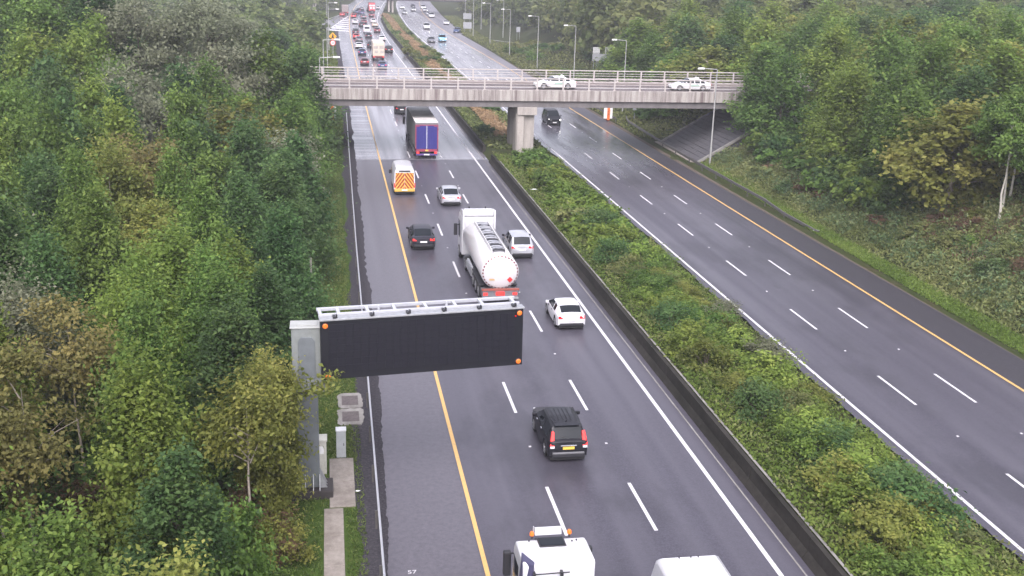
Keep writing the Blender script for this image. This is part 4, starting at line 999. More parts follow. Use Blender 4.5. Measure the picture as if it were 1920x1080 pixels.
# ---- curtain-sided articulated lorry with blue doors
def curtainsider():
    t = thing('articulated_lorry', 'articulated lorry with grey curtain sides and bright blue rear doors', 'lorry', (10.52, 119.6, 0.002))
    W, L, H, zb = 1.26, 13.4, 4.08, 1.18
    MB().box(-W, .14, zb, W, L, H-.06).build('curtain_body', canvas, t, bevel=.02)
    MB().box(-W-.01, .10, H-.059, W+.01, L+.02, H).build('roof', roofgrey, t, bevel=.015)
    for x in (-W, W-.10): MB().box(x, 0, .95, x+.10, .139, H-.25).build('door_post', pink_frame, t)
    MB().box(-W, 0, H-.249, W, .139, H-.06).build('header', canvas, t); MB().box(-W+.101, .01, H-.36, W-.101, .138, H-.25).build('door_header', pink_frame, t)
    MB().box(-W, 0, .86, W, .139, 1.12).build('door_sill', pink_frame, t)
    for s in (-1, 1):
        a, b = (.03, W-.115) if s > 0 else (-W+.115, -.03)
        d = MB().box(a, .02, 1.13, b, .137, H-.37).build('rear_door', blue_door, t, bevel=.01)
        for x in (a+(b-a)*.3, a+(b-a)*.7): MB().tube([(x, .0, 1.15), (x, .0, H-.4)], .018, 6).build('locking_bar', blue_door, d)
        MB().box(min(s*W*.62, s*W*.95), .005, H-.48, max(s*W*.62, s*W*.95), .019, H-.40).build('door_label', pink_frame, d)
        for k in range(3): wheel_parts(t, s*1.22, 2.2+k*1.35, .5, .36)
        wheel_parts(t, s*1.22, 12.4, .5, .5); wheel_parts(t, s*1.22, 15.9, .5, .33)
        for k in range(6): MB().box(min(s*.9, s*W), 4.6+.0, .5+.1*k, max(s*.9, s*W), 9.8, .5+.1*k+.03).build('side_guard_rail', rim_m, t) if k in (0, 3, 5) else None
        MB().box(s*.5-.07, .3, .8, s*.5+.07, 13, zb).build('chassis_rail', plastic, t)
    MB().box(-.025, .0, 1.13, .025, .12, H-.37).build('centre_bar', cab_top, t)
    MB().box(-1.2, .02, .42, 1.2, .14, .62).build('underrun_bar', simple('underrun_purple', (.10, .06, .20), .5), t); rear_lamp_cluster(t, 1.22, .0, .74)
    MB().box(-.16, -.01, .90, .18, -.001, 1.06).build('warning_plate', plate_y, t); MB().box(-.3, -.01, .45, .3, .019, .58).build('number_plate', plate_w, t)
    MB().box(-.5, .3, .62, .5, 16.4, .95).build('tractor_frame', plastic, t); truck_cab(t, 14.2, 1.24, 2.2, 3.75)
curtainsider()

# ---- near white tractor unit, cut by the bottom edge of the picture
def near_tractor():
    t = thing('tractor_lorry', 'white lorry cab with amber beacons and a roof light box at the bottom edge', 'lorry', (6.93, 25.6, 0.002))
    W = 1.17
    c = truck_cab(t, 4.2, W, 2.0, 3.02)
    # rear wall furniture
    MB().box(-.80, 4.15, 1.2, .95, 4.199, 2.55).build('rear_panel', white_paint, t, bevel=.03); MB().box(-.6, 4.12, 1.35, .30, 4.149, 2.4).build('rear_recess', cab_top, t, bevel=.02)
    MB().tube([(-.86, 4.05, 2.60), (-.84, 4.05, 2.72), (.28, 4.05, 2.74), (.30, 4.05, 2.74)], .022, 6).build('grab_bar', plastic, t)
    for x in (-.84, .05): MB().box(x-.04, 4.0, 2.52, x+.04, 4.199, 2.76).build('bracket', plastic, t)
    for k in range(6): MB().box(.58, 4.13, 1.5+k*.17, .92, 4.149, 1.55+k*.17).build('vent_louvre', cab_top, t)
    MB().hexa([(-W-.06, 4.05, 1.0), (-W+.34, 4.05, 1.0), (-W+.36, 4.30, 1.0), (-W-.04, 5.15, 1.0)], [(-W-.03, 4.45, 3.03), (-W+.28, 4.10, 3.05), (-W+.38, 4.25, 3.06), (-W+.06, 5.00, 3.05)]).build('side_deflector', simple('deflector_indigo', (.055, .052, .10), .4), t, bevel=.05)
    # roof hatch, light box, beacons
    h = MB().box(-.48, 5.15, 3.021, .42, 5.75, 3.06).build('roof_hatch', plastic, t, bevel=.02); MB().box(-.43, 5.2, 3.061, .37, 5.70, 3.075).build('hatch_glass', glass, h)
    MB().hexa([(-.50, 5.88, 3.05), (.40, 5.88, 3.05), (.40, 5.98, 3.05), (-.50, 5.98, 3.05)], [(-.50, 5.98, 3.28), (.40, 5.98, 3.28), (.40, 6.04, 3.28), (-.50, 6.04, 3.28)]).build('roof_light_box', simple('light_box', (.44, .45, .46), .5), t, bevel=.01)
    for x in (-.62, .64):
        b = MB().tube([(x, 5.8, 3.0), (x, 5.8, 3.12)], .035, 8).build('beacon_stem', plastic, t); MB().tube([(x, 5.8, 3.121), (x, 5.8, 3.20), (x, 5.8, 3.25)], [.075, .075, .05], 10).build('beacon_lens', amber, b, smooth=40)
    for x, y in ((-.75, 5.6), (-.52, 5.7), (.66, 5.45), (.82, 5.5)): MB().tube([(x, y, 3.02), (x, y, 3.06)], .03, 6).build('roof_bolt', plastic, t)
    MB().tube([(-.55, 5.92, 3.02), (-.55, 5.92, 3.38)], .02, 6).build('marker_lamp', steel_w, t)
    MB().box(-.5, -.4, .7, .5, 6.2, .95).build('frame', plastic, t)
    for s in (-1, 1):
        wheel_parts(t, s*1.2, 5.6, .5, .33); wheel_parts(t, s*1.2, 1.8, .5, .55); MB().box(min(s*.7, s*1.2), 1.1, 1.05, max(s*.7, s*1.2), 2.5, 1.1).build('mudguard', plastic, t, bevel=.03)
        MB().box(min(s*.6, s*1.15), 2.6, .45, max(s*.6, s*1.15), 3.6, 1.0).build('fuel_tank', rim_m, t, bevel=.08)
    MB().tube([(0, 1.3, 1.0), (0, 1.3, 1.12)], .42, 14).build('coupling_plate', plastic, t)
near_tractor()
def near_van():
    t = thing('box_van', 'white van roof just showing at the bottom edge right of the lorry cab', 'van', (11.3, 24.25, 0.002))
    W, L, H = 1.06, 6.3, 2.75
    MB().prism([(0, .4), (L+1.0, .4), (L+1.05, 1.1), (L+.45, 1.35), (L-.15, H-.2), (L-.45, H), (0, H)], 'x', -W, W).build('body', white_paint, t, smooth=30, bevel=.16)
    MB().hexa([(-W*.85, L+.43, 1.40), (W*.85, L+.43, 1.40), (W*.85, L+.48, 1.40), (-W*.85, L+.48, 1.40)], [(-W*.78, L-.10, H-.25), (W*.78, L-.10, H-.25), (W*.78, L-.06, H-.25), (-W*.78, L-.06, H-.25)]).build('windscreen', glass, t)
    for s in (-1, 1):
        MB().box(min(s*(W+.02), s*(W+.26)), L-.05, 1.35, max(s*(W+.02), s*(W+.26)), L+.1, 1.7).build('wing_mirror', plastic, t, bevel=.03)
        for y in (1.3, L+.1): wheel_parts(t, s*W, y, .35, .24)
    for x in (-.35, .05, .30): MB().tube([(x, L-.52, H-.01), (x, L-.50, H+.07)], .02, 6).build('roof_marker', plastic, t)
near_van()

# ---- lorries in the far queue
def box_lorry(label, x, y, colr, door, L=8.5, W=1.24, H=3.9, panel=None):
    t = thing('box_lorry', label, 'lorry', (x, y, 0.002), group=None)
    MB().box(-W, .06, 1.0, W, L, H).build('box_body', colr, t, bevel=.03)
    for s in (-1, 1):
        a, b = (.03, W-.06) if s > 0 else (-W+.06, -.03)
        MB().box(a, .0, 1.1, b, .059, H-.12).build('rear_door', door, t, bevel=.01)
        if panel: MB().box(a+.12, -.012, 2.55, b-.12, -.001, 3.15).build('door_lettering_block', panel, t); MB().box(a+.3, -.012, 1.6, b-.1, -.001, 2.2).build('door_picture_block', panel, t)
        for yy in (1.6, L+.9): wheel_parts(t, s*W*.96, yy, .48, .35, False)
    MB().box(-W, -.02, .72, W, .10, .98).build('rear_sill', maroon_paint, t); rear_lamp_cluster(t, W, -.03, .86)
    MB().box(-.5, .2, .55, .5, L+1.6, .95).build('frame', plastic, t); truck_cab(t, L+.1, W*.95, 1.9, 3.0)
    return t
box_lorry('cream box lorry towering over the queue just beyond the bridge', 10.65, 240.5, beige_paint, simple('cream_door', (.60, .50, .40), .5), panel=simple('cream_panel_print', (.36, .33, .30), .6))
box_lorry('red and white lorry in the distant queue near the far bridge', 17.7, 458.0, red_paint, simple('red_white_door', (.55, .10, .12), .5), panel=plate_w)
box_lorry('brown grey box lorry coming down the left slip road', 6.6, 438.0, simple('brown_box', (.26, .22, .21), .6), simple('brown_box_door', (.24, .20, .19), .6), L=6.5, H=3.5)
def queue_van():
    t = thing('van', 'white panel van in the middle lane of the far queue', 'van', (11.2, 328, .002))
    MB().prism([(0, .4), (5.2, .4), (5.25, 1.0), (4.6, 1.2), (4.1, 2.1), (3.8, 2.3), (0, 2.35)], 'x', -.98, .98).build('body', white_paint, t, smooth=30, bevel=.08)
    MB().hexa([(-.85, 4.58, 1.25), (.85, 4.58, 1.25), (.85, 4.63, 1.25), (-.85, 4.63, 1.25)], [(-.8, 4.11, 2.08), (.8, 4.11, 2.08), (.8, 4.16, 2.08), (-.8, 4.16, 2.08)]).build('windscreen', glass, t)
    for s in (-1, 1):
        MB().box(min(s*.84, s*.95), -.03, .8, max(s*.84, s*.95), .0, 1.2).build('tail_light', tail_m, t)
        for y in (1., 4.3): wheel_parts(t, s*.96, y, .34, .22, False)
    MB().box(-.9, -.06, .42, .9, .05, .62).build('rear_bumper', plastic, t); MB().box(-.7, -.012, 1.45, .7, -.001, 2.0).build('rear_window', glass, t)
queue_van()

# ------------------------------------------------------------------ vegetation
def crown_clumps(rng, shape, H, R, base, n):
    out = []
    ph = rng.uniform(0, 6.28, 6)
    while len(out) < n:
        if shape == 'cone':
            t = rng.beta(1.1, 1.5); z = base+(H-base)*t; rad = R*(1-t)**.75*(.35+.65*rng.random()**.4)
        elif shape == 'egg':
            t = rng.beta(1.0, 1.25); z = base+(H-base)*t; rad = R*(1-t)**.62*min(1, .45+2.6*t)*(.4+.6*rng.random()**.4)
        elif shape == 'birch':
            t = rng.beta(1.3, 1.4); z = base+(H-base)*t; rad = R*math.sin(math.pi*min(.97, .12+.85*t))**.8*(.3+.7*rng.random()**.5)
        else:
            u = rng.uniform(-.75, 1); t = .5+.5*u; z = base+(H-base)*t; rad = R*math.sqrt(max(.03, 1-u*u))*(.45+.55*rng.random()**.35)
        a = rng.uniform(0, 6.283)
        rad *= 1+.22*math.sin(2*a+ph[0])+.16*math.sin(3*a+ph[1]+z)+.12*math.sin(5*a+ph[2]-z*1.3)
        z += .35*R*.3*math.sin(2*a+ph[3])
        out.append((rad*math.cos(a), rad*math.sin(a), z))
    return np.array(out)
def crown_arrays(rng, shape, H, R, base, n, per, cr, L, W, droop=.3, spray=1.5):
    cl = crown_clumps(rng, shape, H, R, base, n); ctr = np.array([0, 0, base+(H-base)*.42])
    P, N, T = [], [], []
    for c in cl:
        out = c-ctr; out[2] = out[2]*.8+(.9*np.hypot(out[0], out[1])+.5 if shape in ('egg', 'cone') else 0); out = out/max(1e-6, np.linalg.norm(out))
        k = int(per*rng.uniform(.6, 1.4)); s = cr*rng.uniform(.65, 1.35)
        q = rng.normal(size=(k, 3))*s*np.array([.62, .62, .46]); q += np.outer(rng.normal(size=k)*s*.55*(spray-1)+0, out)
        P.append(c+q); nn = out*.55+np.array([0, 0, .75])+rng.normal(size=(k, 3))*.55; N.append(nn)
        T.append(np.clip(rng.normal(.5, .17)+rng.normal(0, .13, k), 0, 1))
    P = np.concatenate(P); P[:, 2] = np.maximum(P[:, 2], .05)
    V, F = leaf_quads(P, np.concatenate(N), L, W, rng, droop)
    return V, F, np.repeat(np.concatenate(T), 4), cl
def trunk_mb(rng, H, base, cl, r0, limbs=12, lean=0.):
    m = MB(); top = H*.86; pts = [(0, 0, -.4)]; n = 6
    for i in range(1, n+1):
        z = top*i/n; pts.append((lean*z+rng.normal(0, .05), rng.normal(0, .05), z))
    m.tube(pts, [r0*1.25]+[r0*(1-i/n*.86) for i in range(1, n+1)], 7)
    idx = rng.permutation(len(cl))[:limbs]
    for i in idx:
        c = cl[i]; z0 = min(top*.95, max(base*.7, c[2]-np.hypot(c[0], c[1])*.7)); p0 = np.array([lean*z0, 0, z0]); mid = (p0+c)/2+np.array([0, 0, .12*np.hypot(c[0], c[1])])
        m.tube([tuple(p0), tuple(mid), tuple(c)], [r0*.38, r0*.24, r0*.06], 5, cap=False)
    return m
SPEC = dict(   # shape, H, R, base, clump density factor, bark, leaf droop, spray
    green=('egg', 7.6, 2.6, .5, 1.1, trunk_m, .6, 2.3), yellowgreen=('egg', 7.6, 2.5, .5, 1.1, trunk_m, .8, 2.5), dark=('cone', 7.6, 2.4, .6, 1.1, trunk_m, .4, 1.9),
    silver=('round', 8.0, 2.9, 1.6, .9, trunk_m, -.4, 2.3), rust=('birch', 7.2, 2.0, 1.4, .65, birch_m, .9, 1.8), olive=('birch', 6.4, 1.9, .5, 1.0, birch_m, .8, 2.0))
TREE_NAME = dict(green='broadleaf_tree', yellowgreen='maple_tree', dark='alder_tree', silver='willow_tree', rust='birch_tree', olive='birch_tree')
protos = {}
def tree_proto(sp, lod, var):
    key = (sp, lod, var)
    if key in protos: return protos[key]
    rng = np.random.default_rng(1000+hash((sp, lod, var, 7)) % 1 + {'near': 10, 'mid': 20, 'far': 30}[lod]+var*101+list(SPEC).index(sp)*1009)
    shape, H, R, base, den, bark, droop, spray = SPEC[sp]
    H *= 1+.06*(var-1); R *= 1+.08*(var % 2)
    n, per, cr, L, W = {'near': (92, 200, .56, .175, .105), 'mid': (80, 130, .58, .225, .15), 'far': (40, 22, 1.0, .85, .62)}[lod]
    if sp == 'yellowgreen' and lod == 'near': L, W = .175, .11
    if sp in ('olive', 'rust') and lod == 'near': L, W, per = .135, .085, 270
    V, F, T, cl = crown_arrays(rng, shape, H, R, base, int(n*den), per, cr*R/2.5, L, W, droop, spray)
    t = thing(TREE_NAME[sp], 'tree', 'tree')
    trunk_mb(rng, H, base, cl, .11 if lod == 'near' else .14, 12 if lod == 'near' else 6).build('trunk', bark, t, smooth=60)
    quads('crown', V, F, LEAF[sp], t, T)
    protos[key] = [t, 0]; return protos[key]
def plant_tree(sp, lod, x, y, h, label, group, rng, rscale=1., z=None):
    p = tree_proto(sp, lod, int(rng.integers(0, 3 if lod == 'near' else 2)))
    t = p[0] if p[1] == 0 else copy_tree(p[0]); p[1] += 1
    s = h/SPEC[sp][1]; z = gz(x, y) if z is None else z
    t.location = (x, y, z-.05); t.rotation_euler = (rng.normal(0, .03), rng.normal(0, .03), rng.uniform(0, 6.28)); t.scale = (s*rscale*rng.uniform(.92, 1.1),)*2+(s,)
    t['label'] = label
    if group: t['group'] = group
    return t
SPOTS = [  # x, y, reach, kind of tree that grows there
    (-16, 111, 7, 'silver'), (-12, 96, 4.5, 'silver'), (-29, 148, 9, 'silver'), (-22.5, 128, 5, 'silver'), (-47, 195, 18, 'silver'), (-13.3, 45.5, 1.8, 'silver'),
    (-14, 76, 4.2, 'rust'), (-9.8, 42, 2.4, 'rust'), (-9.6, 31, 3.0, 'rust'), (-25, 107, 7, 'yellowgreen'), (-8, 55, 4.2, 'yellowgreen'), (-9, 46, 3.0, 'yellowgreen'), (-4.2, 39.5, 2.4, 'yellowgreen'),
    (-5.6, 36, 2.6, 'yellowgreen'), (-14.5, 84, 4, 'yellowgreen'), (-4.3, 56, 2.6, 'dark'), (-2.2, 62, 3, 'dark'), (-6, 84, 5, 'dark'), (-5, 31.5, 2.6, 'dark'), (-3.5, 113, 6, 'dark'), (-29, 102, 5, 'dark'),
    (-2.4, 33, 1.9, 'olive'), (-2.4, 29, 2.2, 'olive'), (-3.0, 26, 2.6, 'olive'), (-11.5, 60, 3.5, 'green'), (-3, 72, 5, 'dark')]
def species_at(x, y, rng, right=False):
    for sx, sy, r, sp in SPOTS:
        if not right and (x-sx)**2+(y-sy)**2 < r*r: return sp
    return ['green', 'dark', 'yellowgreen', 'olive', 'rust', 'silver'][int(rng.choice(6, p=[.42, .24, .16, .11, .04, .03] if not right else [.42, .26, .20, .12, 0, 0]))]
LABEL_L = dict(green='mid green broadleaf tree in the dense wood left of the motorway', yellowgreen='bright yellow-green maple in the wood left of the motorway', dark='dark green alder in the wood left of the motorway',
               silver='silvery grey-leaved willow in the wood left of the motorway', rust='brownish thin-leaved birch in the wood left of the motorway', olive='olive small-leaved birch in the wood left of the motorway')
LABEL_R = {k: v.replace('left of the motorway', 'on the right bank').replace('dense wood', 'wood') for k, v in LABEL_L.items()}
def zone(x, y, right):
    if right:
        a = 'before the bare pale trunks' if y < 72 else 'between the pale trunks and the bridge' if y < 118 else 'just beyond the bridge' if y < 155 else 'well beyond the bridge'
        d = 'front row of the right-hand wood' if x < 54 else 'inside the right-hand wood' if x < 75 else 'deep in the right-hand wood'
    else:
        a = 'nearer than the sign post' if y < 40 else 'level with the message board' if y < 58 else 'level with the tanker' if y < 82 else 'level with the chevron van' if y < 119 else 'beyond the bridge'
        d = 'roadside edge of the left wood' if x > -5.5 else 'inside the left wood' if x > -.14*y-4 else 'left margin of the left wood'
    return d+', '+a
LOOK = dict(green='mid green broadleaf', yellowgreen='yellow-green maple', dark='dark green alder', silver='silvery willow', rust='brownish birch', olive='olive birch')
def canopy_h(x, y, rng, right):
    if right: return rng.uniform(8.0, 11.0)
    d = -x-2
    h = np.interp(d, [0, 2, 6, 14, 40], [5.6, 6.8, 8.2, 9.4, 10.0])*rng.uniform(.86, 1.16)
    if 68 < y < 135: h += np.interp(y, [68, 85, 118, 135], [0, 1.6, 2.6, 2.0])
    if y > 205: h = min(h, 6.5)
    return h
def woods():
    rng = np.random.default_rng(11); pts = []
    def ok(x, y, s): return all((x-a)**2+(y-b)**2 > (s*.5+c*.5)**2 for a, b, c in pts[-900:])
    # trees picked out by eye
    fixed = [('silver', 'mid', -16.0, 110, 9.6, 1.45, 'tallest pale silver-grey willow, upper middle of the left wood'), ('silver', 'mid', -11.8, 96, 8.4, 1.2, 'lower silver-grey willow just in front of the tallest pale one'),
             ('silver', 'mid', -28.5, 149, 10.0, 1.6, 'wide silver-grey willow far up in the left wood'), ('silver', 'near', -13.4, 45.5, 7.6, .8, 'small silvery willow at the left edge of the view'),
             ('rust', 'near', -14, 76, 7.5, 1.3, 'rust-brown tree below the tall silver willow'), ('olive', 'near', -2.75, 39.3, 6.3, .82, 'yellow-olive birch overhanging the post of the message board'),
             ('dark', 'near', -2.7, 62.5, 7.2, 1.0, 'dense dark alder at the verge behind the message board'), ('yellowgreen', 'near', -8.0, 54.5, 7.6, 1.2, 'bright yellow-green maple in the middle of the left wood'),
             ('dark', 'near', -5.0, 31.6, 6.2, 1.1, 'dark green rounded tree low in the left wood'),
             ('dark', 'mid', -2.6, 116.5, 11.2, .95, 'tall dark tree hiding the left end of the bridge'), ('green', 'mid', -6.3, 117.5, 11., 1.0, 'mid green tree just left of the tall dark one at the bridge'), ('green', 'mid', -3.0, 109.5, 9.0, .8, 'rounded green tree in front of the left bridge end'),
             ('green', 'mid', -2.8, 138, 11., .9, 'green tree rising just behind the left bridge end'),
             ('green', 'mid', 48.6, 113.0, 9.2, 1.15, 'big tree hiding the right end of the bridge'), ('yellowgreen', 'mid', 50.5, 103, 8.2, 1.05, 'yellowish tree right of the bridge end above the weeds')]
    for sp, lod, x, y, h, rs, lab in fixed:
        plant_tree(sp, lod, x, y, h, lab, None, rng, rs); pts.append((x, y, 3.6*rs if lod == 'near' else 6.))
    ob = next(o for o in C.objects if o.get('label') == 'yellow-olive birch overhanging the post of the message board')
    br = np.random.default_rng(4); V_, T_ = [], []
    for k in range(9):
        u = k/8; c = np.array([-2.3+2.25*u, 39.25+.2*u+br.normal(0, .12), 5.05+.55*u+br.normal(0, .18)]); q = br.normal(size=(46, 3))*np.array([.30, .26, .24])*(1.15-.5*u)
        v, f = leaf_quads(c+q, br.normal(size=(46, 3))+np.array([0, -.3, .9]), .19, .11, br, .5); V_.append(v); T_.append(np.repeat(np.clip(br.normal(.6, .2, 46), 0, 1), 4))
    V_ = np.concatenate(V_); bb = quads('branch_leaves', V_, np.arange(len(V_)).reshape(-1, 4), LEAF['olive'], None, np.concatenate(T_)); bb.parent = ob; ob_m = Matrix.LocRotScale(ob.location, ob.rotation_euler, ob.scale); bb.matrix_parent_inverse = ob_m.inverted()
    bs = MB().tube([(-2.75, 39.3, 4.2), (-1.6, 39.35, 5.1), (-.3, 39.45, 5.55)], [.05, .035, .012], 5).build('branch', trunk_m, None); bs.parent = ob; bs.matrix_parent_inverse = ob_m.inverted()
    # birches whose bare trunks show
    for x, y, h, lean, lab, cb in [(-10.3, 35.6, 8.5, .0, 'birch with a tall bare pale trunk at the lower left corner', 5.2), (-10.6, 34.6, 8.2, -.16, 'leaning birch with a bare pale trunk at the left edge', 4.8),
                               (-10.2, 42.8, 8.4, -.02, 'birch with a pale trunk among brown leaves, left edge of the wood', 5.5), (-3.15, 36.9, 7.2, .02, 'slender birch with orange-tan trunk near the sign post', 5.2),
                               (49.6, 73.0, 9, .0, 'nearest of three pale bare trunks under the right-hand wood', 5.2), (50.7, 74.5, 9, .01, 'middle of three pale bare trunks under the right-hand wood', 5.2), (52.2, 76, 9, .01, 'farthest of three pale bare trunks under the right-hand wood', 5.2)]:
        t = thing('birch_tree', lab, 'tree', (x, y, gz(x, y)-.05)); V, F, T, cl = crown_arrays(rng, 'birch', h, 1.7 if x < 0 else 2.6, cb-(1.2 if x < 0 else 0), 44 if x < 0 else 46, 110, .5, .16 if x < 0 else .22, .09 if x < 0 else .14, .8, 1.7)
        cl = cl+np.array([lean*h*.7, 0, 0]); V[:, 0] += lean*V[:, 2]
        trunk_mb(rng, h, cb, cl, .075 if x < 0 else .11, 8, lean).build('trunk', birch_m if x < 0 else pale_bark, t, smooth=60); quads('crown', V, F, LEAF['rust' if x < -9 else 'olive' if x < 0 else 'green'], t, T); pts.append((x, y, 3.))
    clear = [(-9.2, 30.5, 2.2), (-10.2, 31.5, 2.2), (-9.3, 39.5, 1.6), (-2.0, 37.2, 1.4)]
    n = 0
    cand = [(rng.uniform(-62, -2.4), rng.uniform(17, 205), 0) for _ in range(6500)]+[(rng.uniform(46, 135), rng.uniform(52, 190), 1) for _ in range(4000)]
    cand.sort(key=lambda c: c[1])
    cnt = {0: 0, 1: 0}
    for x, y, right in cand:
        if not right:
            if x < -.262*y-6.5 or x > np.interp(y, [17, 24, 38, 60, 80, 95, 125, 205], [-4.4, -3.9, -4.2, -2.9, -2.5, -1.8, -2.2, -1.6]): continue
            if any((x-a)**2+(y-b)**2 < c*c for a, b, c in clear): continue
            if abs(y-127.5) < 7.5 and x > -30: continue
            s = np.interp(y, [17, 75, 120, 205], [2.9, 3.7, 5.6, 7.4])
        else:
            if x > .70*y+6 or x < np.interp(y, [50, 80, 100, 117, 140, 190], [47.9, 47.6, 46.4, 45.6, 47.5, 50]): continue
            if abs(y-127.5) < 7.5: continue
            if 68 < y < 79 and x < 53.6: continue
            if 48 < y < 70 and x < 57: continue
            s = np.interp(y, [50, 120, 200], [4.6, 5.8, 7.6])
        if not ok(x, y, s): continue
        pts.append((x, y, s)); sp = species_at(x, y, rng, right)
        lod = 'near' if (y < 72 and not right) else 'mid'
        h = canopy_h(x, y, rng, right)
        lab = LOOK[sp]+', '+zone(x, y, right)
        plant_tree(sp, lod, x, y, h, lab, lab, rng, np.clip(s/3.4*3.4/SPEC[sp][2]/1.9*1.28, .8, 2.1)*SPEC[sp][1]/h*.98)
        cnt[right] += 1
    print('TREES', cnt)
woods()

def merged_wood(name, label, pos, mats, seed, kinds=('green', 'dark')):
    rng = np.random.default_rng(seed); base = []
    for i, (shape, H, R, b) in enumerate([('round', 9, 3.6, .6), ('cone', 10.5, 3.4, .4), ('round', 8, 4.0, .6), ('birch', 9.5, 3.2, .8)]):
        V, F, T, cl = crown_arrays(rng, shape, H, R, b, 46, 15, 1.05, .95, .66, .3, 1.4); base.append((V, T))
    Vs, Ts = [], []
    for x, y, h in pos:
        V, T = base[int(rng.integers(0, 4))]; a = rng.uniform(0, 6.28); s = h/9.; c, sn = math.cos(a)*s, math.sin(a)*s
        Vs.append(np.stack([V[:, 0]*c-V[:, 1]*sn+x, V[:, 0]*sn+V[:, 1]*c+y, V[:, 2]*s+gz(x, y)-.2], 1)); Ts.append(np.clip(T+rng.normal(0, .16), 0, 1))
    V = np.concatenate(Vs); F = np.arange(len(V)).reshape(-1, 4)
    return tag(quads(name, V, F, mats, None, np.concatenate(Ts)), label, 'woodland', kind='stuff')
def far_woods():
    rng = np.random.default_rng(5)
    def scatter(n, fx, y0, y1, lo, hi, s0, s1, keep):
        out = []; q = []
        for _ in range(n):
            y = y0+(y1-y0)*rng.random()**.75; x = rng.uniform(*fx(y)); s = np.interp(y, [200, 600], [s0, s1])
            if not keep(x, y) or any((x-a)**2+(y-b)**2 < s*s for a, b in q): continue
            q.append((x, y)); out.append((x, y, rng.uniform(lo, hi)))
        return out
    def keep_l(x, y):
        if abs(y-467) < 9 and x > -40: return False
        if x > I(y, [205, 330, 345, 430, 520, 620], [-2.8, -3.2, -16, -3, 2, 14]): return False
        if -52 < x < -19 and 214 < y < 262: return False
        if y > 315 and y < 440 and x > -22: return rng.random() < .0
        return True
    L = scatter(2600, lambda y: (-.30*y-18, 12), 203, 640, 7.5, 10, 7.2, 12, keep_l)
    L = [(x, y, (min(h, 6.0) if (y < 250 and x < -18) else h)) for x, y, h in L]
    merged_wood('distant_wood', 'distant wood merging together left of the far motorway', L, LEAF['far'], 21)
    xsR = lambda y: float(I(y, [190, 215, 290, 330, 400, 480, 640], [53, 52.5, 58, 53, 54, 58, 74]))
    Rr = scatter(4200, lambda y: (xsR(y), .62*y+40), 190, 640, 9, 13, 6.6, 12, lambda x, y: x > xsR(y)+.5 and not (abs(y-467) < 9 and x < 75))
    merged_wood('distant_wood', 'distant wood merging together right of the far motorway', Rr, LEAF['far'], 22)
    B = [(rng.uniform(-260, 560), rng.uniform(700, 780), rng.uniform(12, 18)) for _ in range(260)]
    B = [b for b in B if not (20 < b[0] < 74 and b[1] < 745)]
    merged_wood('distant_wood', 'farthest belt of trees closing the motorway view', B, LEAF['far'], 23)
far_woods()

# bushes and ground cover
BUSH = {}
def bush_proto(sp, lod, var):
    k = (sp, lod, var)
    if k not in BUSH:
        rng = np.random.default_rng(500+var*17+list(LEAF).index(sp)*131+(7 if lod == 'mid' else 0))
        n, per, L, W = (34, 95, .125, .075) if lod == 'near' else (26, 45, .26, .17)
        V, F, T, cl = crown_arrays(rng, 'round', 1.5, 1.15, -.15, n, per, .30, L, W, .2, 1.8)
        t = thing('bush', 'bush', 'bush'); m = MB()
        for c in cl[:9]: m.tube([(0, 0, -.1), tuple(c*.5+np.array([0, 0, .1])), tuple(c)], [.03, .02, .006], 4, cap=False)
        m.build('stem', trunk_m, t); quads('foliage', V, F, LEAF[sp], t, T); BUSH[k] = [t, 0]
    return BUSH[k]
def plant_bush(sp, lod, x, y, r, h, label, group, rng):
    p = bush_proto(sp, lod, int(rng.integers(0, 2))); t = p[0] if p[1] == 0 else copy_tree(p[0]); p[1] += 1
    t.location = (x, y, max(gz(x, y), -.05)-.03); t.rotation_euler = (0, 0, rng.uniform(0, 6.28)); t.scale = (r/1.15*rng.uniform(.9, 1.15), r/1.15*rng.uniform(.9, 1.15), h/1.5)
    t['label'] = label
    if group: t['group'] = group
BL = dict(green='mid green bush', yellowgreen='yellow-green bush', dark='dark green bush', olive='olive bush', weed='dull green scrubby bush', brown='brown withering bush', silver='grey-green bush')
def zr(x, y): return (' beside the barrier' if x < 21.5 else ' in the middle of the reservation' if x < 23.3 else ' along the oncoming lane')+(', before the black four-by-four' if y < 43 else ', level with the white coupe' if y < 66 else ', level with the tanker' if y < 85 else ', between tanker and bridge')
def zb(x, y): return (' low on the right bank' if x < 46.5 else ' high on the right bank')+(' below the pale trunks' if y < 72 else ' near the guard rail end' if y < 95 else ' towards the bridge')
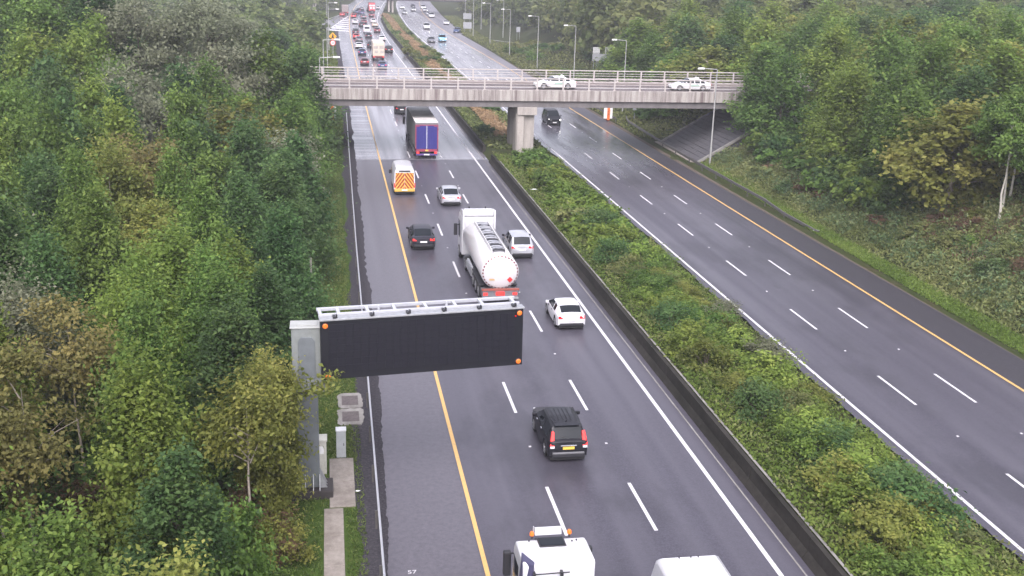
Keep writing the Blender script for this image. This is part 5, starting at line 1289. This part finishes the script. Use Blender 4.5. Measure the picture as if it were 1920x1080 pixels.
def bushes():
    rng = np.random.default_rng(77)
    # picked out by eye in the reservation
    for sp, x, y, r, h, lab in [('yellowgreen', 21.6, 99, 1.5, 1.5, 'yellow-green bush in the reservation beyond the tanker, highest up of the yellow ones'), ('dark', 20.9, 82.5, 1.8, 1.9, 'big rounded dark green bush in the reservation right of the silver estate car'),
                                ('yellowgreen', 22.8, 55.5, 1.3, 1.4, 'yellow-green bush in the reservation level with the white coupe'), ('silver', 23.6, 53.5, 1.2, 1.4, 'blue-green bush at the reservation edge below the yellow-green one'),
                                ('silver', 24.4, 62.5, .9, 1.0, 'small blue-green bush leaning over the white line'), ('dark', 22.4, 36, 1.7, 1.7, 'dark leafy bush in the reservation near the lower right corner'), ('yellowgreen', 21.8, 43.5, 1.4, 1.4, 'yellow-tipped bush in the reservation right of the lorry cabs'),
                                ('green', 22.2, 116, 1.4, 1.5, 'mid green bush at the foot of the bridge pier')]:
        plant_bush(sp, 'near', x, y, r, h, lab, None, rng)
    y = 24.
    while y < 119:
        for x0 in (20.4, 22.0, 23.5):
            sp = ['green', 'yellowgreen', 'dark', 'olive', 'weed'][int(rng.choice(5, p=[.30, .42, .06, .08, .14]))]
            r = rng.uniform(.95, 1.5)*(1. if x0 < 23.5 else .78); xx = x0+rng.normal(0, .45); 
            if xx+r*.95 > 24.9: xx = 24.9-r*.95
            plant_bush(sp, 'near' if y < 75 else 'mid', xx, y+rng.normal(0, .5), r, r*rng.uniform(.85, 1.25)*(.72 if xx > 22.8 else 1), BL[sp]+zr(xx, y), BL[sp]+zr(xx, y), rng)
        y += 2.5
    # beyond the bridge, along both flanks of the reservation
    y = 136.
    while y < 330:
        for x0 in (19.2, 23.6):
            if rng.random() < .36:
                sp = ['green', 'dark', 'olive', 'weed'][int(rng.integers(0, 4))]; r = rng.uniform(.9, 1.4)
                plant_bush(sp, 'mid', x0+rng.normal(0, .4), y+rng.normal(0, .6), r, r*.9, BL[sp]+' in the reservation beyond the bridge', 'reservation bushes beyond the bridge, '+sp, rng)
        y += 3.4
    # brambles at the left verge and weeds up the right bank
    for i in range(30):
        y = rng.uniform(23, 40.2) if i < 20 else rng.uniform(42.5, 58); x = rng.uniform(-3.6, -1.65) if y < 40.2 else rng.uniform(-3.4, -2.2)
        if y > 36 and x > -2.0: x -= .8
        sp = ['olive', 'green', 'brown', 'olive', 'yellowgreen'][int(rng.integers(0, 5))]; r = rng.uniform(.7, 1.1)
        plant_bush(sp, 'near', x, y, r, rng.uniform(.9, 1.9), BL[sp]+' at the edge of the left wood by the path', 'bushes at the left verge, '+sp, rng)
    for i in range(14):
        x = rng.uniform(-5.5, -2.6); y = rng.uniform(24, 37.5); sp = ['olive', 'green', 'yellowgreen'][i % 3]; plant_bush(sp, 'near', x, y, 1.2, rng.uniform(1.8, 3.0), BL[sp]+' at the edge of the left wood by the path', 'bushes at the left verge, '+sp, rng)
    for i in range(7):
        x, y = [(-9.1, 30.5), (-10.2, 31.8), (-8.4, 29.2), (-9.4, 33.0), (-11.2, 32.8), (-9.3, 39.3), (-10.6, 29.8)][i]
        sp = ['green', 'brown', 'olive', 'green', 'dark', 'brown', 'green'][i]; plant_bush(sp, 'near', x, y, 1.3, 1.8, BL[sp]+' below the bare birch trunks at lower left', 'bushes below the birches, '+sp, rng)
    for i in range(70):
        y = rng.uniform(48, 115); x = 43.4+rng.random()**.8*8.0
        if x > 50.5 and 66 < y < 80: continue
        if y > 104 and x > 47: continue
        sp = ['weed', 'green', 'brown', 'olive', 'weed', 'dark'][int(rng.integers(0, 6))]; r = rng.uniform(.7, 1.3)
        plant_bush(sp, 'near' if y < 80 else 'mid', x, y, r, r*rng.uniform(.6, 1.0), BL[sp]+zb(x, y), BL[sp]+zb(x, y), rng)
    for i in range(26):
        y = 80+rng.random()*34; x = rng.uniform(45.6, 48.2); sp = ['green', 'dark', 'yellowgreen'][i % 3]; plant_bush(sp, 'mid', x, y, rng.uniform(1.3, 1.9), rng.uniform(1.8, 2.8), BL[sp]+' at the skirt of the right-hand wood', BL[sp]+' at the skirt of the right-hand wood', rng)
    for i in range(40):
        y = rng.uniform(140, 290); x = rng.uniform(43.5, 56)
        if 43 < x < 45 and y < 165: continue
        sp = ['green', 'dark', 'weed', 'olive', 'green'][int(rng.integers(0, 5))]; r = rng.uniform(1.1, 2.0)
        plant_bush(sp, 'mid', x, y, r, r*rng.uniform(.8, 1.2), BL[sp]+' on the right verge beyond the bridge', 'bushes on the right verge beyond the bridge, '+sp, rng)
bushes()

def scatter_leaves(name, label, cat, n, fx, fy, hz, L, W, mat, seed, up_=.6, droop=-.2, clump=0., keep=None):
    rng = np.random.default_rng(seed); y = fy(rng, n); x = fx(rng, y); 
    if clump:
        k = max(1, int(n/clump)); ci = rng.integers(0, k, n); cx, cy = x[:k].copy(), y[:k].copy(); x = cx[ci % len(cx)]+rng.normal(0, .28 if clump < 140 else .6, n); y = cy[ci % len(cy)]+rng.normal(0, .28 if clump < 140 else .7, n)
    if keep is not None: q = keep(x, y); x, y = x[q], y[q]
    cs = np.ones(len(x)); ct = np.zeros(len(x))
    if clump >= 40:
        kk = np.round(cx[ci % len(cx)]*13.7+cy[ci % len(cy)]*7.3, 3)*91.7; kk = kk[q] if keep is not None else kk
        cs = .35+1.1*(kk % 1.); ct = ((kk*3.3) % 1.)-.5
    n = len(x); z = np.maximum(ground_h(x, y), -.05)+rng.random(n)**1.2*hz(x, y)*cs+.03
    N = rng.normal(size=(n, 3)); N[:, 2] = np.abs(N[:, 2])*.6+up_
    V, F = leaf_quads(np.stack([x, y, z], 1), N, L, W, rng, droop)
    T = np.clip(.5+.22*np.sin(x*.7+np.sin(y*.23)*2)*np.sin(y*.31+x*.2)+.7*ct+rng.normal(0, .17, n), 0, 1)
    return tag(quads(name, V, F, mat, None, np.repeat(T, 4)), label, cat, kind='stuff')
U_ = lambda a, b: (lambda rng, n: rng.uniform(a, b, n))
Yn = lambda a, b, p: (lambda rng, n: a+(b-a)*rng.random(n)**p)
scatter_leaves('ground_cover', 'low green creeping plants filling the central reservation', 'ground cover', 46000, lambda rng, y: I(y, *BAR)+.80+rng.random(len(y))**1.15*(I(y, *WR)-.75-I(y, *BAR)-.8), Yn(20, 119.5, 1.5), lambda x, y: .28, .15, .10, LEAF['mown'], 1)
scatter_leaves('ground_cover', 'dull weeds mixed through the central reservation', 'ground cover', 20000, lambda rng, y: I(y, *BAR)+.9+rng.random(len(y))*(I(y, *WR)-.7-I(y, *BAR)-.9), Yn(20, 119.5, 1.4), lambda x, y: .42, .17, .07, LEAF['weed'], 2, clump=25)
scatter_leaves('dry_grass', 'dry orange-brown grass strip in the reservation beyond the bridge', 'grass', 15000, lambda rng, y: 20.1+rng.random(len(y))*2.9+np.sin(y*.05)*.5, Yn(134, 440, 1.1), lambda x, y: .35, .55, .16, LEAF['dry'], 3)
scatter_leaves('ground_cover', 'green weeds along both flanks of the reservation beyond the bridge', 'ground cover', 17000, lambda rng, y: I(y, *BAR)+.7+rng.random(len(y))*(I(y, *WR)-.8-I(y, *BAR)-.7), Yn(124, 440, 1.2), lambda x, y: .35, .42, .22, LEAF['weed'], 4, keep=lambda x, y: (np.abs(x-21.5) > 1.45) | (y < 134))
scatter_leaves('grass', 'short green grass on the left verge by the guard rail', 'grass', 42000, lambda rng, y: np.where(rng.random(len(y)) < .85, rng.uniform(-2.6, .75, len(y)), rng.uniform(.6, 1.1, len(y))), Yn(19, 122, 1.7), lambda x, y: .12, .15, .035, LEAF['grass'], 5, up_=.2, droop=-1.,
               keep=lambda x, y: ~((x > -.60) & (x < .32) & (y < 39.9)) & ~((x > -.35) & (x < .78) & (y > 39.8) & (y < 44.4)) & ~((np.abs(x-.72) < .62) & (np.abs(y-49.9) < 2.0)))
scatter_leaves('grass', 'mown green grass strip along the far verge', 'grass', 42000, lambda rng, y: I(y, *ER)+I(y, [0, 60, 85, 110, 120], [.45, .55, 1.1, 1.9, 2.2])+rng.random(len(y))*1.9, Yn(36, 117, 1.3), lambda x, y: .14, .17, .05, LEAF['mown'], 6, up_=.2, droop=-1.)
scatter_leaves('weeds', 'rough green weeds covering the right bank', 'weeds', 120000, lambda rng, y: 41.9+rng.random(len(y))*12, Yn(34, 117.3, 1.1), lambda x, y: .25+.5*np.clip((x-42)/3, 0, 1), .27, .10, LEAF['weed'], 7, up_=.4, droop=-.6, clump=9, keep=lambda x, y: (y < 117.4))
scatter_leaves('weeds', 'tall clumps of leafy weeds standing on the right bank', 'weeds', 70000, lambda rng, y: 42.6+rng.random(len(y))*9, Yn(36, 116.5, 1.1), lambda x, y: .95, .20, .11, LEAF['bank'], 17, up_=.5, droop=-.4, clump=70)
scatter_leaves('grass', 'yellowing grass tufts on the left verge by the guard rail', 'grass', 14000, lambda rng, y: rng.uniform(-2.4, .9, len(y)), Yn(44, 122, 1.4), lambda x, y: .16, .17, .04, LEAF['weed'], 18, up_=.2, droop=-1., keep=lambda x, y: ~((x > -.60) & (x < .78) & (y < 44.4)) & ~((np.abs(x-.72) < .62) & (np.abs(y-49.9) < 2.0)))
scatter_leaves('weeds', 'brown dying weeds in patches on the right bank', 'weeds', 24000, lambda rng, y: 44.5+rng.random(len(y))**.8*8, Yn(40, 112, 1.0), lambda x, y: .85, .22, .07, LEAF['brown'], 8, up_=.3, droop=-.6, clump=150)
scatter_leaves('grass', 'rough grass on the right verge beyond the bridge', 'grass', 22000, lambda rng, y: I(y, *ER)+.5+rng.random(len(y))*np.where(y < 300, 16, 5), Yn(134, 440, 1.1), lambda x, y: .4, .5, .2, LEAF['weed'], 9, up_=.4)
scatter_leaves('grass', 'grass on the left verge beyond the bridge', 'grass', 9000, lambda rng, y: I(y, *EL)-1.1-rng.random(len(y))*5, Yn(134, 338, 1.1), lambda x, y: .25, .4, .14, LEAF['grass'], 10, up_=.4)
scatter_leaves('undergrowth', 'dark undergrowth below the trees of the left wood', 'undergrowth', 42000, lambda rng, y: -2.8-rng.random(len(y))*(.27*y+5), Yn(18, 200, 1.3), lambda x, y: 1.4, .40, .22, LEAF['dark'], 11, up_=.5, keep=lambda x, y: ~((np.abs(y-127.5) < 7) & (x > -8)))
scatter_leaves('undergrowth', 'undergrowth below the trees of the right wood', 'undergrowth', 26000, lambda rng, y: 50+rng.random(len(y))*(.62*y), Yn(58, 200, 1.1), lambda x, y: 1.3, .42, .24, LEAF['dark'], 12, up_=.5, keep=lambda x, y: (np.abs(y-127.5) > 7.5))
scatter_leaves('dry_grass', 'orange dry grass in a clearing far up in the left wood', 'grass', 11000, lambda rng, y: -34+rng.normal(0, 9, len(y)), lambda rng, n: 244+rng.normal(0, 9, n), lambda x, y: .4, .7, .3, LEAF['dry'], 13, up_=.5)

# ------------------------------------------------------------------ air: thin haze that pales the far trees
HAZE = 0.00055
if HAZE:
    m = bpy.data.materials.new('haze'); m.use_nodes = True; nt = m.node_tree; nt.nodes.clear()
    v = nt.nodes.new('ShaderNodeVolumePrincipled'); v.inputs['Color'].default_value = (.86, .87, .92, 1); v.inputs['Density'].default_value = HAZE; v.inputs['Anisotropy'].default_value = .2
    o_ = nt.nodes.new('ShaderNodeOutputMaterial'); nt.links.new(v.outputs[0], o_.inputs['Volume'])
    h = MB().box(-1600, -350, -2.0, 1600, 2500, 75).build('haze', m); h['kind'] = 'stuff'
